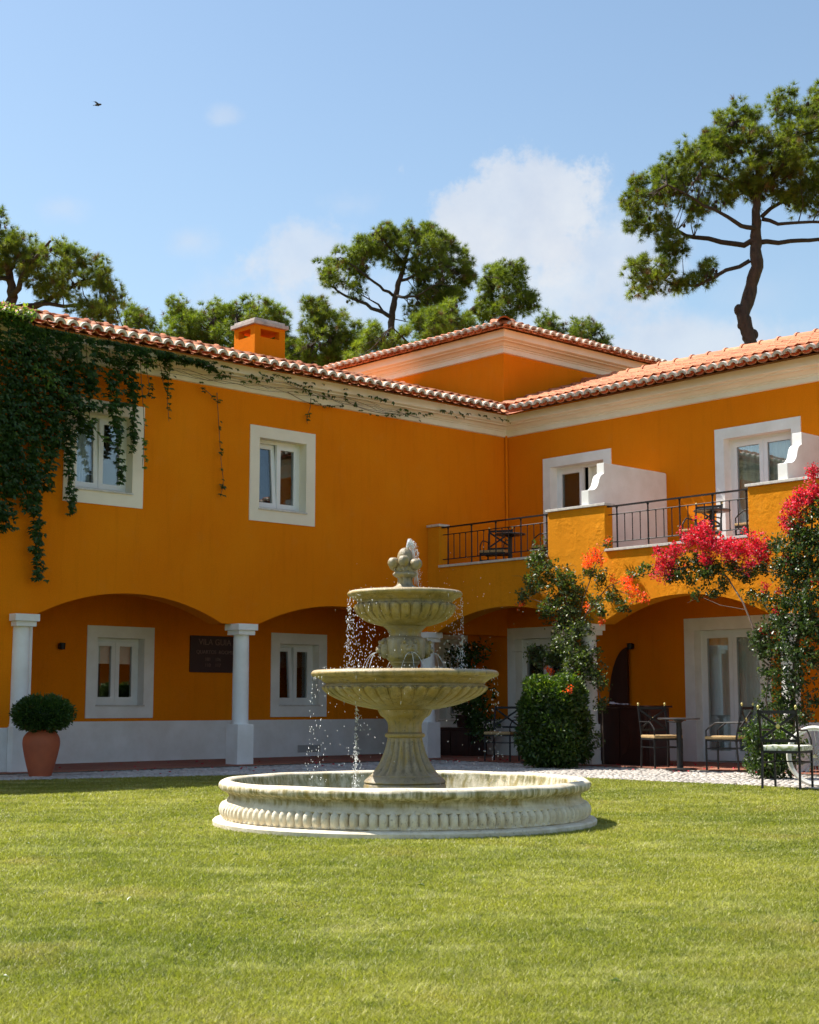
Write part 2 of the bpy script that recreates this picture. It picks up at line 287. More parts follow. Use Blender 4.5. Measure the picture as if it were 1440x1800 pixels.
# ------------------------------------------------------------ mesh helpers
def link(name, me, parent=None):
    o = bpy.data.objects.new(name, me); col.objects.link(o)
    if parent is not None: o.parent = parent
    return o
def tag(o, label=None, cat=None, group=None, kind=None):
    if label: o['label'] = label
    if cat: o['category'] = cat
    if group: o['group'] = group
    if kind: o['kind'] = kind
    return o
def thing(name, label, cat, loc=(0, 0, 0), rz=0, group=None):
    o = bpy.data.objects.new(name, None); o.empty_display_size = .1; col.objects.link(o)
    o.location = loc; o.rotation_euler = (0, 0, rz)
    return tag(o, label, cat, group)
class MB:
    def __init__(s): s.v = []; s.f = []; s.m = []; s.mi = 0
    def add(s, vs, fs):
        b = len(s.v); s.v += [tuple(x) for x in vs]
        for f in fs: s.f.append(tuple(b + i for i in f)); s.m.append(s.mi)
        return s
    def box(s, a, b):
        (x0, y0, z0), (x1, y1, z1) = a, b
        x0, x1 = min(x0, x1), max(x0, x1); y0, y1 = min(y0, y1), max(y0, y1); z0, z1 = min(z0, z1), max(z0, z1)
        return s.add([(x0, y0, z0), (x1, y0, z0), (x1, y1, z0), (x0, y1, z0), (x0, y0, z1), (x1, y0, z1), (x1, y1, z1), (x0, y1, z1)],
              [(0, 3, 2, 1), (4, 5, 6, 7), (0, 1, 5, 4), (1, 2, 6, 5), (2, 3, 7, 6), (3, 0, 4, 7)])
    def bar(s, p, q, r, n=8, r2=None):
        return s.tube([p, q], [r, r if r2 is None else r2], n)
    def tube(s, pts, rad, n=8, cap=True):
        P_ = [Vector(p) for p in pts]; rings = []
        if isinstance(rad, (int, float)): rad = [rad] * len(P_)
        prev = None
        for i, p in enumerate(P_):
            t = (P_[min(i + 1, len(P_) - 1)] - P_[max(i - 1, 0)]).normalized()
            if prev is None: a = t.orthogonal().normalized()
            else:
                a = prev - t * prev.dot(t); a = a.normalized() if a.length > 1e-6 else t.orthogonal().normalized()
            prev = a; b = t.cross(a)
            rings.append([p + (a * math.cos(2 * math.pi * k / n) + b * math.sin(2 * math.pi * k / n)) * rad[i] for k in range(n)])
        vs = [v for r_ in rings for v in r_]; fs = []
        for i in range(len(P_) - 1):
            for k in range(n): fs.append((i * n + k, i * n + (k + 1) % n, (i + 1) * n + (k + 1) % n, (i + 1) * n + k))
        if cap: fs.append(tuple(range(n - 1, -1, -1))); fs.append(tuple((len(P_) - 1) * n + k for k in range(n)))
        return s.add(vs, fs)
    def rect(s, p, q, w_, h_, up=(0, 0, 1)):
        p, q = Vector(p), Vector(q); t = (q - p).normalized(); u = Vector(up); u = (u - t * u.dot(t)).normalized(); r_ = t.cross(u)
        vs = []
        for c in (p, q):
            for a, b in ((-1, -1), (1, -1), (1, 1), (-1, 1)): vs.append(c + r_ * a * w_ / 2 + u * b * h_ / 2)
        return s.add(vs, [(0, 3, 2, 1), (4, 5, 6, 7), (0, 1, 5, 4), (1, 2, 6, 5), (2, 3, 7, 6), (3, 0, 4, 7)])
    def lathe(s, prof, n=48, c=(0, 0), a0=0, mod=None):
        vs = []; k = len(prof)
        for i in range(n):
            a = 2 * math.pi * i / n + a0
            for j, (r_, z) in enumerate(prof):
                rr, zz = (r_, z) if mod is None else mod(a, j, r_, z)
                vs.append((c[0] + rr * math.cos(a), c[1] + rr * math.sin(a), zz))
        fs = [(i * k + j, ((i + 1) % n) * k + j, ((i + 1) % n) * k + j + 1, i * k + j + 1) for i in range(n) for j in range(k - 1)]
        return s.add(vs, fs)
    def disc(s, r_, z, n=48, c=(0, 0)):
        return s.add([(c[0] + r_ * math.cos(2 * math.pi * i / n), c[1] + r_ * math.sin(2 * math.pi * i / n), z) for i in range(n)], [tuple(range(n))])
    def sphere(s, c, r_, n=10, m_=7, sx=1, sy=1, sz=1, fn=None):
        vs = [];
        for j in range(m_ + 1):
            ph = math.pi * j / m_
            for i in range(n):
                th = 2 * math.pi * i / n; d = Vector((math.sin(ph) * math.cos(th), math.sin(ph) * math.sin(th), math.cos(ph)))
                k = fn(d) if fn else 1
                vs.append((c[0] + d.x * r_ * sx * k, c[1] + d.y * r_ * sy * k, c[2] + d.z * r_ * sz * k))
        fs = [(j * n + i, (j + 1) * n + i, (j + 1) * n + (i + 1) % n, j * n + (i + 1) % n) for j in range(m_) for i in range(n)]
        return s.add(vs, fs)
    def mesh(s, name, mats, smooth=False, recalc=True, bevel=0):
        me = bpy.data.meshes.new(name); me.from_pydata(s.v, [], s.f)
        if isinstance(mats, str): mats = [mats]
        for x in mats: me.materials.append(MATS[x])
        if len(mats) > 1: me.polygons.foreach_set('material_index', s.m)
        if recalc or bevel:
            import bmesh
            bm = bmesh.new(); bm.from_mesh(me)
            bmesh.ops.remove_doubles(bm, verts=bm.verts, dist=1e-5)
            if recalc: bmesh.ops.recalc_face_normals(bm, faces=bm.faces)
            if bevel:
                es = [e for e in bm.edges if len(e.link_faces) == 2 and e.calc_face_angle(0) > .6]
                bmesh.ops.bevel(bm, geom=es, offset=bevel, segments=2, affect='EDGES', profile=.6)
            bm.to_mesh(me); bm.free()
        if smooth:
            me.polygons.foreach_set('use_smooth', [True] * len(me.polygons))
            if smooth != 'all': me.set_sharp_from_angle(angle=R(38))
        me.update(); return me
    def build(s, name, mats, parent=None, smooth=False, recalc=True, bevel=0):
        return link(name, s.mesh(name, mats, smooth, recalc, bevel), parent)
def npmesh(name, V, F, mats, rnd=None, mi=None, parent=None, smooth=False):
    """V (n,3), F (m,k) numpy -> one object"""
    me = bpy.data.meshes.new(name); V = np.asarray(V, np.float32); F = np.asarray(F, np.int32); k = F.shape[1]
    me.vertices.add(len(V)); me.vertices.foreach_set('co', V.ravel())
    me.loops.add(F.size); me.loops.foreach_set('vertex_index', F.ravel())
    me.polygons.add(len(F)); me.polygons.foreach_set('loop_start', np.arange(0, F.size, k, dtype=np.int32))
    if isinstance(mats, str): mats = [mats]
    for x in mats: me.materials.append(MATS[x])
    if mi is not None: me.polygons.foreach_set('material_index', np.asarray(mi, np.int32))
    if rnd is not None:
        a = me.attributes.new('rnd', 'FLOAT', 'FACE'); a.data.foreach_set('value', np.asarray(rnd, np.float32))
    if smooth: me.polygons.foreach_set('use_smooth', np.ones(len(F), bool))
    me.update(calc_edges=True); return link(name, me, parent)
def dup(o, parent=None, loc=None, rz=None, label=None):
    c = o.copy(); col.objects.link(c)
    if parent is not None: c.parent = parent
    if loc is not None: c.location = loc
    if rz is not None: c.rotation_euler = (0, 0, rz)
    if label: c['label'] = label
    for ch in list(o.children): dup(ch, c)
    return c
def nrm(a): return a / np.maximum(np.linalg.norm(a, axis=-1, keepdims=True), 1e-9)
def leafset(P, D, Nn, S, W=.5, fold=.12, shape=2):
    """leaf per row: base P, axis D, normal Nn, length S; returns verts, faces(3)"""
    P = np.asarray(P, float); n = len(P); D = nrm(D); Rt = nrm(np.cross(D, Nn)); U = np.cross(Rt, D); S = np.asarray(S)[:, None]
    w = S * W * .5
    b = P; l = P + D * S * .45 - Rt * w + U * S * fold; t = P + D * S - U * S * fold * .6; r_ = P + D * S * .45 + Rt * w + U * S * fold
    V = np.stack([b, l, t, r_], 1).reshape(-1, 3); i = np.arange(n)[:, None] * 4
    F = np.concatenate([i + np.array([0, 2, 1]), i + np.array([0, 3, 2])], 1).reshape(-1, 3)
    return V, F
def cat_leaves(name, sets, mats, parent, mi=None):
    Vs = []; Fs = []; Rn = []; Mi = []; off = 0
    for k, (V, F, rn) in enumerate(sets):
        Vs.append(V); Fs.append(F + off); off += len(V); Rn.append(np.repeat(rn, len(F) // len(rn))); Mi.append(np.full(len(F), mi[k] if mi else 0))
    return npmesh(name, np.concatenate(Vs), np.concatenate(Fs), mats, np.concatenate(Rn), np.concatenate(Mi) if mi else None, parent)
def rdir(n, up=0.):
    v = rng.normal(size=(n, 3)); v = nrm(v); v[:, 2] += up; return nrm(v)

# ============================================================ ground, path, terrace
g_ = MB(); g_.add([(-400, -400, 0), (400, -400, 0), (400, 400, 0), (-400, 400, 0)], [(0, 1, 2, 3)])
tag(g_.build('lawn', 'lawn'), kind='structure')
PATH = [(.30, -16), (1.05, -13.2), (1.64, -10.95), (2.37, -8.19), (3.22, -5.0), (14, -5.0), (14, -2.32), (.30, -2.32)]
g_ = MB(); g_.add([(x, y, .004) for x, y in PATH], [tuple(range(8))]); g_.build('path', 'cobble_bed')['kind'] = 'structure'
def left_edge(y): return np.interp(y, [-16, -13.2, -10.95, -8.19, -5.0], [.3, 1.05, 1.64, 2.37, 3.22])
cs = []; st = .084
for iy in range(-145, -24):
    for ix in range(2, 132):
        x = .32 + ix * st + random.uniform(-.02, .02) + (iy % 2) * .05; y = iy * st + random.uniform(-.02, .02)
        if y > -2.38 or x < .34: continue
        if not ((y > -5.0 and x < 10.8) or (x < left_edge(y) and y < -5)): continue
        if x > 3.3 and y < -4.97: continue
        cs.append((x, y))
cs = np.array(cs); n = len(cs); a = rng.uniform(0, 6.28, n); hw = rng.uniform(.029, .040, n); ht = rng.uniform(.009, .017, n)
V = []; 
for k in range(5):
    ang = a + k * 2 * math.pi / 5 + rng.uniform(-.25, .25, n); V.append(np.stack([cs[:, 0] + hw * 1.05 * np.cos(ang), cs[:, 1] + hw * 1.05 * np.sin(ang), np.full(n, .003)], 1))
for k in range(5):
    p = V[k].copy(); p[:, :2] = cs + (p[:, :2] - cs) * .86; p[:, 2] = ht + rng.uniform(-.003, .003, n); V.append(p)
V.append(np.stack([cs[:, 0], cs[:, 1], ht + .004], 1)); V = np.stack(V, 1).reshape(-1, 3); i = np.arange(n)[:, None] * 11
F = [i + np.array(f) for k in range(5) for f in ([k, (k + 1) % 5, 5 + (k + 1) % 5], [k, 5 + (k + 1) % 5, 5 + k], [5 + k, 5 + (k + 1) % 5, 10])]
rn = np.repeat(np.clip(rng.normal(.42, .2, n), 0, 1), 1)
o = npmesh('cobblestones', V, np.stack(F, 1).reshape(-1, 3), 'cobble', np.repeat(rn, 15)); o['kind'] = 'stuff'

terr = MB(); terr.box((-2.6, -16, -.05), (.30, .0, .018)).box((.3, -2.32, -.05), (14, 0, .018))
tz = terr.build('terrace', 'cobble_bed'); tz['kind'] = 'structure'
tm = MB(); tm.box((-.196, -.196, 0), (.196, .196, .014)); tm = tm.mesh('floor_tile', 'floor_tile', bevel=.004)
def ft(x, y):
    o = link('floor_tile', tm, tz); o.location = (x, y, .017 + random.uniform(-.0015, .0015))
for j in range(0, 29):
    for k in range(6):
        if -11.5 + j * .4 < -.1: ft(.3 - .2 - k * .4, -11.5 + j * .4)
for j in range(0, 26):
    for k in range(6):
        if .5 + j * .4 < 9.5: ft(.5 + j * .4, -2.12 + k * .4 - .0)

# ============================================================ the building
H = thing('hotel_building', 'ochre two-storey building with white window surrounds, arcades and clay tile roofs round the lawn', 'building')
ML = lambda X: (lambda t, z, d: (X + d, t, z))          # facade facing +x
MR = lambda Y: (lambda t, z, d: (t, Y - d, z))          # facade facing -y
def facade(mb, M_, t0, t1, z0, z1, thick, holes=(), arches=(), solid=(), spring=2.2):
    """wall between t0..t1, z0..z1 with square holes; below it segmental arches; solid = ranges that run to the floor"""
    ts = {t0, t1}; zs = {z1}
    for a, b, c, d in holes: ts |= {a, b}; zs |= {c, d}
    for (tc, hw, rise) in arches:
        for k in range(33): ts.add(tc - hw + 2 * hw * k / 32)
    for a, b in solid: ts |= {a, b}
    ts = sorted(t for t in ts if t0 - 1e-6 <= t <= t1 + 1e-6)
    zb = z0 if not arches else 2.75
    zs |= {zb}; zs = sorted(z for z in zs if zb - 1e-6 <= z <= z1 + 1e-6)
    def bot(t, mid):
        for (tc, hw, rise) in arches:
            if abs(mid - tc) < hw:
                r_ = (hw * hw + rise * rise) / (2 * rise); return spring + rise - r_ + math.sqrt(max(r_ * r_ - (t - tc) ** 2, 0))
        for a, b in solid:
            if a <= mid <= b: return 0
        return spring
    def q(a, b, c, d): mb.add([a, b, c, d], [(0, 1, 2, 3)])
    for a, b in zip(ts, ts[1:]):
        mid = (a + b) / 2
        if arches:
            l, r_ = bot(a, mid), bot(b, mid)
            for d in (0, -thick): q(M_(a, l, d), M_(b, r_, d), M_(b, zb, d), M_(a, zb, d))
            q(M_(a, l, 0), M_(b, r_, 0), M_(b, r_, -thick), M_(a, l, -thick))
        for c, e in zip(zs, zs[1:]):
            zm = (c + e) / 2
            if any(h[0] < mid < h[1] and h[2] < zm < h[3] for h in holes): continue
            for d in (0, -thick): q(M_(a, c, d), M_(b, c, d), M_(b, e, d), M_(a, e, d))
    for a, b in solid:
        for t in (a, b): q(M_(t, 0, 0), M_(t, 0, -thick), M_(t, spring, -thick), M_(t, spring, 0))
    for a, b, c, d in holes:
        q(M_(a, c, 0), M_(b, c, 0), M_(b, c, -thick), M_(a, c, -thick)); q(M_(a, d, 0), M_(b, d, 0), M_(b, d, -thick), M_(a, d, -thick))
        q(M_(a, c, 0), M_(a, d, 0), M_(a, d, -thick), M_(a, c, -thick)); q(M_(b, c, 0), M_(b, d, 0), M_(b, d, -thick), M_(b, c, -thick))
    return mb
UW = [(-9.28, -7.94, 3.86, 5.41), (-5.96, -4.62, 3.86, 5.41)]
wl = MB(); facade(wl, ML(0), -16, 0, 0, 6.25, .35, UW, [(-8.05, 1.60, .38), (-4.03, 1.74, .37)], [(-16, -9.86)])
wl.build('wall', 'ochre', H, recalc=False)
GW = [(-7.62, -6.36, .73, 2.21), (-3.93, -2.66, .73, 2.21)]
wb = MB(); facade(wb, ML(-2.04), -16, -1.96, 0, 2.8, .3, GW); wb.box((-2.7, -1.96, 0), (-2.34, .3, 2.8)); wb.build('wall', 'ochre', H, recalc=False)
RD = [(.93, 2.53, 3.152, 5.40), (4.72, 6.34, 3.152, 5.42), (0.0, 1.62, .0, 2.34), (4.01, 5.66, 0.0, 2.35), (-2.0, -1.05, .45, 2.37)]
wr = MB(); facade(wr, MR(0), -2.34, 14, 0, 6.25, .35, RD); wr.build('wall', 'ochre', H, recalc=False)
wf = MB(); facade(wf, MR(-2.04), .0, 14, 0, 3.32, .35, (), [(1.85, 1.60, .37), (5.49, 1.56, .38), (9.13, 1.56, .38)])
wf.add([(0, -2.04, 2.2), (0, -1.69, 2.2), (0, -1.69, 3.32), (0, -2.04, 3.32)], [(0, 1, 2, 3)]); wf.add([(0, -2.04, 3.3195), (14, -2.04, 3.3195), (14, -1.69, 3.3195), (0, -1.69, 3.3195)], [(0, 1, 2, 3)])
wf.build('balcony_wall', 'ochre_rough', H, recalc=False)
PIERS = [(.0, .30), (2.85, 4.05), (6.71, 8.75), (11, 14)]
for a, b in PIERS:
    p = MB(); p.box((a + (.002 if a == 0 else 0), -2.0405, 3.3), (b, -1.85, 4.052)); p.build('parapet', 'ochre_rough', H, bevel=.008)
    c = MB(); c.box((a - .03 if a else .003, -2.075, 4.052), (b + .03, -1.815, 4.094)); c.build('parapet_cap', 'marble', H, bevel=.005)
for a, b in ((.30, 2.85), (4.05, 6.71), (8.75, 11)):
    c = MB(); c.box((a + .002, -2.075, 3.322), (b - .002, -1.80, 3.362)); c.build('balcony_sill', 'marble', H, bevel=.004)
c = MB(); c.box((.002, -1.69, 2.99), (14, -.002, 3.15)); c.build('balcony_floor', 'floor_tile', H)
c = MB(); c.box((-2.04, -16, 2.78), (-.35, -.0, 2.95)).box((-.35, -1.69, 2.78), (14, -.002, 2.95)); c.build('arcade_ceiling', 'ochre', H)
# white skirting (dado) along the walls of the arcades
d_ = MB(); d_.box((-2.04, -16, 0), (-2.025, -1.962, .68)).box((-2.34, -1.96, 0), (-2.325, 0, .68))
d_.box((-2.325, -.015, 0), (.0, .0, .68) ).box((1.62, -.015, 0), (4.01, 0, .68)).box((5.66, -.015, 0), (14, 0, .68)); d_.box((0., -16, 0), (.012, -10.02, .63))
d_.build('skirting', 'white', H)
d_ = MB(); d_.box((-.36, -9.86, 0), (-.02, -9.67, 2.18)); d_.build('pilaster', 'white', H)
v_ = MB(); v_.box((-2.025, -3.32, .10), (-2.019, -2.80, .23))
for k in range(5): v_.box((-2.019, -3.29, .115 + k * .022), (-2.012, -2.83, .125 + k * .022))
v_.build('vent_grille', 'grille', H)
# balcony dividing walls with a swept front edge
def divider(x0, x1):
    pr = [(0, 3.15), (0, 4.80), (-.03, 4.82), (-1.63, 4.82), (-1.63, 4.645), (-1.67, 4.63), (-1.715, 4.60), (-1.745, 4.55), (-1.765, 4.49), (-1.79, 4.43), (-1.84, 4.38), (-1.90, 4.35), (-2.02, 4.335), (-2.02, 3.15)]
    b = MB(); n = len(pr); b.add([(x, y, z) for x in (x0, x1) for y, z in pr], [tuple(range(n)), tuple(range(2 * n - 1, n - 1, -1))] + [(k, (k + 1) % n, n + (k + 1) % n, n + k) for k in range(n)])
    b.build('balcony_divider', 'white', H, bevel=.006)
divider(3.56, 3.71); divider(7.21, 7.37)
dp = MB(); dp.bar((.034, -.034, 3.15), (.034, -.034, 5.95), .026, 10)
for z in (3.9, 5.1): dp.bar((.034, -.034, z), (.034, -.034, z + .04), .032, 10)
dp.build('downpipe', 'ochre', H, smooth=True)

# ---- columns
def column(x, y, sh=True):
    c = MB(); c.box((x - .155, y - .155, 0), (x + .155, y + .155, .645)); p = c.build('pedestal', 'white', None, bevel=.008)
    s_ = MB(); s_.lathe([(.0, .645), (.135, .645), (.135, .67), (.128, .69), (.127, 1.3), (.121, 2.03), (.0, 2.03)], 32, (x, y)); s_ = s_.build('column', 'white', H, smooth=True)
    p.parent = s_
    c = MB(); c.box((x - .155, y - .155, 2.028), (x + .155, y + .155, 2.10)); c.box((x - .187, y - .187, 2.10), (x + .187, y + .187, 2.199)); c.build('capital', 'white', s_, bevel=.004)
for x, y in ((0, -9.86), (0, -6.07), (0, -2.04), (3.68, -2.04), (7.32, -2.04)): column(x, y)

# ---- windows and glazed doors
def opening(M_, a, b, c, d, smat='white', sur=.19, reveal=.24, tilt=0, door=False, curtains=('curtain', 'curtain'), blind=False, flap=None):
    def bx(mb, t0, t1, z0, z1, d0, d1):
        p = [M_(t, z, dd) for dd in (d0, d1) for t, z in ((t0, z0), (t1, z0), (t1, z1), (t0, z1))]
        mb.add(p, [(0, 1, 2, 3), (7, 6, 5, 4), (0, 4, 5, 1), (1, 5, 6, 2), (2, 6, 7, 3), (3, 7, 4, 0)])
    s_ = MB(); o_ = .018; zb = c + sur if not door else c
    bx(s_, a, b, d - sur, d, o_, -reveal); bx(s_, a, a + sur, c, d - sur, o_, -reveal); bx(s_, b - sur, b, c, d - sur, o_, -reveal)
    if not door: bx(s_, a + sur, b - sur, c, zb, o_, -reveal)
    W_ = s_.build('glazed_door' if door else 'window', smat, H)
    i0, i1, j0, j1 = a + sur, b - sur, zb, d - sur
    if not door:
        s_ = MB(); bx(s_, i0 - .015, i1 + .015, zb, zb + .022, o_ + .02, -reveal + .02); s_.build('sill', 'marble', W_); j0 = zb + .022
    F_ = -reveal + .07; fw = .05
    s_ = MB(); bx(s_, i0, i1, j1 - fw, j1, F_, F_ - .07); bx(s_, i0, i0 + fw, j0, j1 - fw, F_, F_ - .07); bx(s_, i1 - fw, i1, j0, j1 - fw, F_, F_ - .07); bx(s_, i0 + fw, i1 - fw, j0, j0 + (fw if not door else .03), F_, F_ - .07)
    s_.build('frame', 'pvc', W_)
    k0, k1, l0, l1 = i0 + fw + .002, i1 - fw - .002, j0 + fw, j1 - fw - .002; mid = (k0 + k1) / 2; sw = .075; bot_ = .16 if door else sw
    for q, (u0, u1) in enumerate(((k0, mid - .002), (mid + .002, k1))):
        tl = tilt if q == 0 else 0
        if flap == q: continue
        sh = lambda z: -tl * (z - l0)
        def sb(mb, t0, t1, z0, z1, d0, d1):
            p = [M_(t, z, dd + sh(z)) for dd in (d0, d1) for t, z in ((t0, z0), (t1, z0), (t1, z1), (t0, z1))]
            mb.add(p, [(0, 1, 2, 3), (7, 6, 5, 4), (0, 4, 5, 1), (1, 5, 6, 2), (2, 6, 7, 3), (3, 7, 4, 0)])
        s_ = MB(); D0, D1 = F_ + .012, F_ - .045
        sb(s_, u0, u0 + sw, l0, l1, D0, D1); sb(s_, u1 - sw, u1, l0, l1, D0, D1); sb(s_, u0 + sw, u1 - sw, l0, l0 + bot_, D0, D1); sb(s_, u0 + sw, u1 - sw, l1 - sw, l1, D0, D1)
        s_.build('sash', 'pvc', W_)
        s_ = MB(); sb(s_, u0 + sw - .005, u1 - sw + .005, l0 + bot_ - .005, l1 - sw + .005, F_ - .012, F_ - .020); s_.build('pane', 'glass', W_)
    if door or not blind:
        for q, (u0, u1) in enumerate(((i0 + .02, mid - .04), (mid + .06, i1 - .03))):
            if curtains[q] is None: continue
            nn = 40; vs = []; fs = []
            for k in range(nn + 1):
                t = u0 + (u1 - u0) * k / nn; dd = -reveal - (.085 if tilt else .035) + .022 * math.sin(k * 1.25 + q) + .012 * math.sin(k * .55 + 2 * q)
                vs += [M_(t, j0 - .05, dd), M_(t, j1 + .02, dd)]
            fs = [(2 * k, 2 * k + 2, 2 * k + 3, 2 * k + 1) for k in range(nn)]
            cm = MB(); cm.add(vs, fs); cm.build('curtain', curtains[q], W_, smooth='all')
    if blind:
        s_ = MB(); bx(s_, i0, i1, l1 - .36, l1 + .03, -reveal - (.09 if tilt else .01), -reveal - (.1 if tilt else .02)); s_.build('blind', 'curtain', W_)
    rm = MB(); e = .9
    x0, x1, z0, z1 = a + .02, b - .02, (c + .02 if c > .1 else c - .0), d - .01; D = -reveal - .001
    pf = [M_(t, z, dd) for dd in (D, D - e) for t, z in ((x0, z0), (x1, z0), (x1, z1), (x0, z1))]
    rm.add(pf, [(7, 6, 5, 4), (0, 4, 5, 1), (1, 5, 6, 2), (2, 6, 7, 3), (3, 7, 4, 0)]); rm.build('room_recess', 'interior' if blind or (flap is not None) else 'room_wall', W_, recalc=False)
    return W_
opening(ML(0), *UW[0], 'cream', tilt=.05, curtains=('curtain_blue', None)); opening(ML(0), *UW[1], 'cream', tilt=.075, curtains=('curtain_blue', 'curtain'))
opening(ML(-2.04), *GW[0], blind=True); opening(ML(-2.04), *GW[1], tilt=.075, blind=True)
opening(MR(0), *RD[0], sur=.175, door=True, flap=1); opening(MR(0), *RD[1], sur=.175, door=True)
opening(MR(0), *RD[2], sur=.2, door=True); opening(MR(0), *RD[3], sur=.2, door=True); opening(MR(0), *RD[4], sur=.18, blind=True)

# ---- railings
def railing(x0, x1, posts):
    y = -1.96; b = MB(); b.rect((x0 - .02, y, 4.035), (x1 + .02, y, 4.035), .05, .022); Rl = b.build('balcony_railing', 'iron', H)
    b = MB(); b.bar((x0, y, 3.905), (x1, y, 3.905), .008, 6); b.build('rail_bar', 'iron', Rl); b = MB(); b.bar((x0, y, 3.47), (x1, y, 3.47), .009, 6); b.build('rail_bar', 'iron', Rl)
    pm = MB(); pm.lathe([(0, 3.36), (.022, 3.36), (.022, 3.375), (.013, 3.385), (.013, 3.455), (.02, 3.46), (.02, 3.48), (.013, 3.485), (.012, 3.89), (.02, 3.895), (.02, 3.915), (.012, 3.92), (.012, 3.99), (.022, 4.02), (0, 4.025)], 10)
    pm = pm.mesh('post', 'iron', smooth=True)
    bm_ = MB(); bm_.lathe([(0, 3.472), (.012, 3.475), (.008, 3.5), (.0075, 3.87), (.013, 3.893), (0, 3.90)], 8); bm_ = bm_.mesh('baluster', 'iron', smooth=True)
    for p, q in zip(posts, posts[1:] + [None]):
        o = link('post', pm, Rl); o.location = (p, y, 0)
        if q:
            for k in (1, 2, 3): o = link('baluster', bm_, Rl); o.location = (p + (q - p) * k / 4, y, 0)
railing(.31, 2.84, [.44, 1.02, 1.60, 2.18, 2.76]); railing(4.06, 6.70, [4.23, 4.84, 5.44, 6.04, 6.63]); railing(8.76, 10.99, [8.95, 9.55, 10.15, 10.8])

# ---- cornices (one moulded profile swept round the corners)
PR = [(.0, -.01), (.035, .0), (.035, .085), (.055, .095), (.055, .115), (.085, .12), (.10, .135), (.125, .155), (.16, .165), (.20, .17), (.20, .185), (.23, .19), (.255, .20), (.27, .205), (.275, .215), (.275, .34), (.0, .34)]
def sweep(path, z0, scale, name='cornice', mat='cornice'):
    """path(d) -> plan points for outward offset d"""
    b = MB(); k = len(path(0)); n = len(PR)
    vs = [(p[0], p[1], z0 + z * scale) for d, z in PR for p in path(d * scale)]
    b.add(vs, [(i * k + j, i * k + j + 1, (i + 1) * k + j + 1, (i + 1) * k + j) for i in range(n - 1) for j in range(k - 1)])
    b.build(name, mat, H, smooth=False)
sweep(lambda d: [(d, -16), (d, -d), (14, -d)], 5.93, 1.0)
TX0, TY1 = -7.6, 5.45
sweep(lambda d: [(TX0 - d, 1 - d), (-1 + d, 1 - d), (-1 + d, TY1 + d), (TX0, TY1 + d)], 7.905, 1.12)
t_ = MB(); t_.box((TX0, 1.0, 6.2), (-1.0, TY1, 8.25)); t_.build('tower', 'ochre', H)

# ---- roofs: under-sheets, tiles
SL = .325; SLL = .298
def zroof(e): return 6.27 + SL * e                       # e = distance in from the eave line
rf = MB()
rf.add([(.50, -16, 6.235), (.50, -.5, 6.235), (-3.5, 3.5, 6.235 + SLL * 4), (-3.5, -16, 6.235 + SLL * 4)], [(0, 1, 2, 3)])
rf.add([(.5, -.5, 6.235), (14, -.5, 6.235), (14, 3.5, 6.235 + SL * 4), (-3.5, 3.5, 6.235 + SL * 4)], [(0, 1, 2, 3)])
rf.add([(-3.5, -16, 6.235 + SLL * 4), (-3.5, 3.5, 6.235 + SLL * 4), (-7.6, 7.6, 6.2), (-7.6, -16, 6.2)], [(0, 1, 2, 3)])
rf.add([(-3.5, 3.5, 6.235 + SL * 4), (14, 3.5, 6.235 + SL * 4), (14, 7.6, 6.2), (-7.6, 7.6, 6.2)], [(0, 1, 2, 3)])
RO = rf.build('roof', 'terracotta', H, recalc=False)
tr_ = MB(); e = .5; zt = 8.27; xm, ym = (TX0 - 1) / 2, (1 + TY1) / 2
c4 = [(TX0 - e, 1 - e, zt), (-1 + e, 1 - e, zt), (-1 + e, TY1 + e, zt), (TX0 - e, TY1 + e, zt)]; hh = (TY1 - 1) / 2 + e
tr_.add(c4 + [(TX0 - e + hh, ym, zt + hh * .30), (-1 + e - hh, ym, zt + hh * .30)], [(0, 1, 5, 4), (1, 2, 5), (2, 3, 4, 5), (3, 0, 4)])
RT = tr_.build('roof', 'terracotta', H, recalc=False)
# one cover tile: half-round barrel, mortared pale mouth; local +x runs up the slope
def cover_mesh(n=9, L_=.42, r0=.088, r1=.070, th=.020, mouth=True):
    b = MB(); R0 = []
    vs = []
    for (x, ro) in ((0, r0), (L_, r1)):
        for ri in (ro, ro - th):
            for k in range(n): a_ = math.pi * k / (n - 1); vs.append((x, ri * math.cos(a_), ri * math.sin(a_) * .92))
    o0, i0_, o1, i1_ = 0, n, 2 * n, 3 * n; fs = []
    for k in range(n - 1): fs += [(o0 + k, o1 + k, o1 + k + 1, o0 + k + 1), (i0_ + k, i0_ + k + 1, i1_ + k + 1, i1_ + k)]
    fs += [(o0, i0_, i1_, o1), (o0 + n - 1, o1 + n - 1, i1_ + n - 1, i0_ + n - 1)]
    b.add(vs, fs)
    if mouth:
        b.mi = 1; rr = r0 - th + .002; vs = []
        for x in (-.006, .05):
            for k in range(n): a_ = math.pi * k / (n - 1); vs.append((x, (r0 + .001) * math.cos(a_), (r0 + .001) * math.sin(a_) * .92 + (.0)))
            for k in range(n): a_ = math.pi * k / (n - 1); vs.append((x, (r0 - .034) * math.cos(a_), (r0 - .040) * math.sin(a_) * .9 - .004))
        fs = [(k, k + 1, n + k + 1, n + k) for k in range(n - 1)] + [(n + k, n + k + 1, 3 * n + k + 1, 3 * n + k) for k in range(n - 1)] + [(0, n, 3 * n, 2 * n), (n - 1, 3 * n - 1, 4 * n - 1, 2 * n - 1)] + [(k, 2 * n + k, 2 * n + k + 1, k + 1) for k in range(n - 1)]
        b.add(vs, fs)
    return b.mesh('roof_tile', ['terracotta', 'mortar'], smooth=True)
